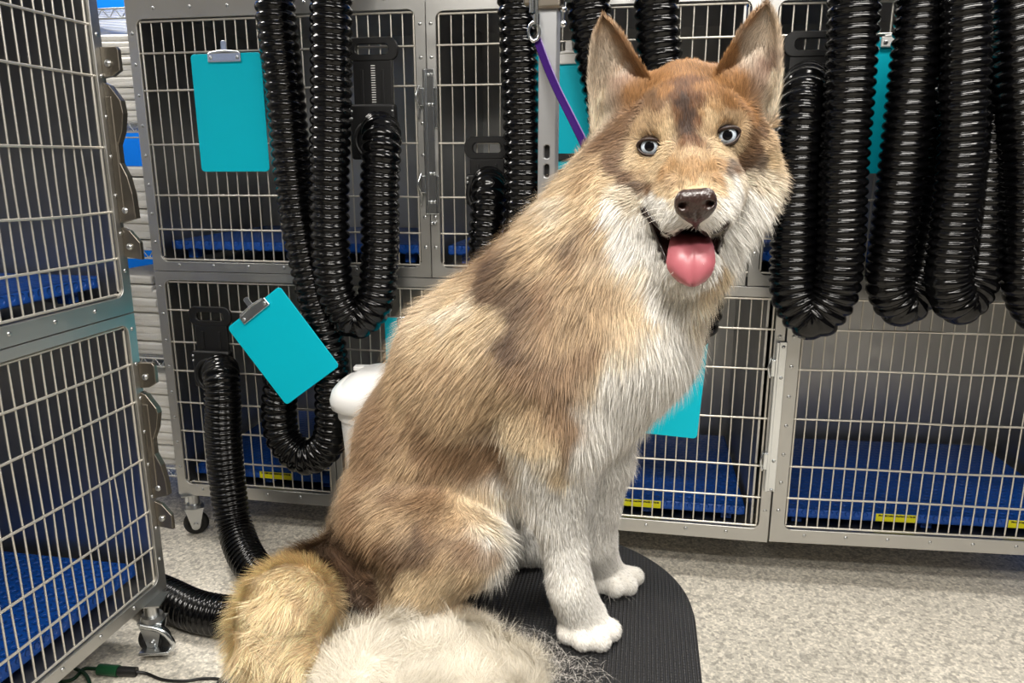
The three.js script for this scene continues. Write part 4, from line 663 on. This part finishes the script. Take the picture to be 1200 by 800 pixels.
// ------------------------------------------------------------------ pile of loose combed-out fur
{
  const blobs = [[435, 782, .008, .042], [480, 780, .012, .05], [530, 778, .012, .047], [575, 795, .006, .038], [395, 798, .008, .035], [480, 810, .01, .06], [540, 815, .01, .052], [425, 815, .01, .05], [605, 806, .004, .03], [405, 770, .002, .022]].map(([u, v, h, r]) => [onLevel(u, v, TOP + h), r]);
  const f = (p) => { let d = 1; for (const [c, r] of blobs) d = smin(d, Math.hypot(p[0] - c.x, (p[1] - c.y) * 1.25, p[2] - c.z) - r, .035); d += .006 * noise(p[0] * 45, p[1] * 45, p[2] * 45) + .003 * noise(p[0] * 110, p[1] * 110, p[2] * 110); return Math.max(d, TOP + .001 - p[1]); };
  const m = surfaceNet(f, [-.42, TOP - .01, -.85], [.1, TOP + .2, -.4], .005), pile = thing('fur_pile', 'heap of loose cream combed-out fur on the table in front of the dog', 'fur', [0, 0, 0]);
  const tone = (x, y, z) => { const k = .5 + .5 * noise(x * 14, y * 14, z * 14), j = .5 + .5 * noise(x * 40 + 5, y * 40, z * 40), w = .62 * k + .38 * j; return [lerp(.62, .92, w), lerp(.57, .86, w), lerp(.48, .74, w)]; };
  const col = new Float32Array(m.pos.length); for (let i = 0; i < col.length; i += 3) col.set(tone(m.pos[i], m.pos[i + 1], m.pos[i + 2]), i);
  part('mound', toGeometry(m, col), std({ vertexColors: true, roughness: 1 }), pile);
  furOn(m, () => 130, (p, n, Y) => {
    if (p.y < TOP + .003) return null;
    const s = 26; Y.set(noise(p.x * s, p.y * s, p.z * s) * 1.2 + rnd() - .5, noise(p.x * s + 40, p.y * s, p.z * s) + .2 + (rnd() - .5), noise(p.x * s, p.y * s + 40, p.z * s) * 1.2 + rnd() - .5); Y.addScaledVector(n, -Y.dot(n)).normalize().addScaledVector(n, .08 + .6 * rnd() * rnd() * rnd()).normalize();
    const c = tone(p.x, p.y, p.z), k = .85 + .3 * rnd(); return [.016 + .03 * rnd(), .00032, c[0] * k, c[1] * k, c[2] * k];
  }, 'loose_hair', pile, hairMat, 160000);
  // wisps lying on the mat around the heap
  const mats = [], cols = [], m4 = new THREE.Matrix4(), up = V(0, 1, 0);
  for (const [u, v, ru, rv, n] of [[615, 775, 50, 40, 700], [300, 785, 35, 25, 700], [660, 790, 50, 25, 250], [560, 740, 60, 18, 250], [715, 690, 18, 6, 60]]) for (let i = 0; i < n; i++) {
    const a = rnd() * 6.283, r = Math.sqrt(rnd()), p = onLevel(u + Math.cos(a) * r * ru, v + Math.sin(a) * r * rv, TOP + .001 + .012 * rnd() * rnd()); const th = rnd() * 6.283, Y = V(Math.cos(th), .25 * (rnd() - .2), Math.sin(th)).normalize(), X = V(0, 0, 0).crossVectors(Y, up).normalize(), Z = V(0, 0, 0).crossVectors(X, Y), L = .01 + .016 * rnd();
    m4.makeBasis(X.multiplyScalar(.00022), Y.multiplyScalar(L), Z.multiplyScalar(L)); m4.setPosition(p); mats.push(...m4.elements); const k = .5 + .3 * rnd(); cols.push(k, k * .95, k * .88);
  }
  const im = new THREE.InstancedMesh(bladeGeo(.4, 4), hairMat, mats.length / 16); im.instanceMatrix.array.set(mats); im.instanceColor = new THREE.InstancedBufferAttribute(new Float32Array(cols), 3); im.name = 'stray_hair'; im.userData = { kind: 'stuff' }; im.castShadow = im.receiveShadow = true; pile.add(im);
}
renderer.render(scene, camera);
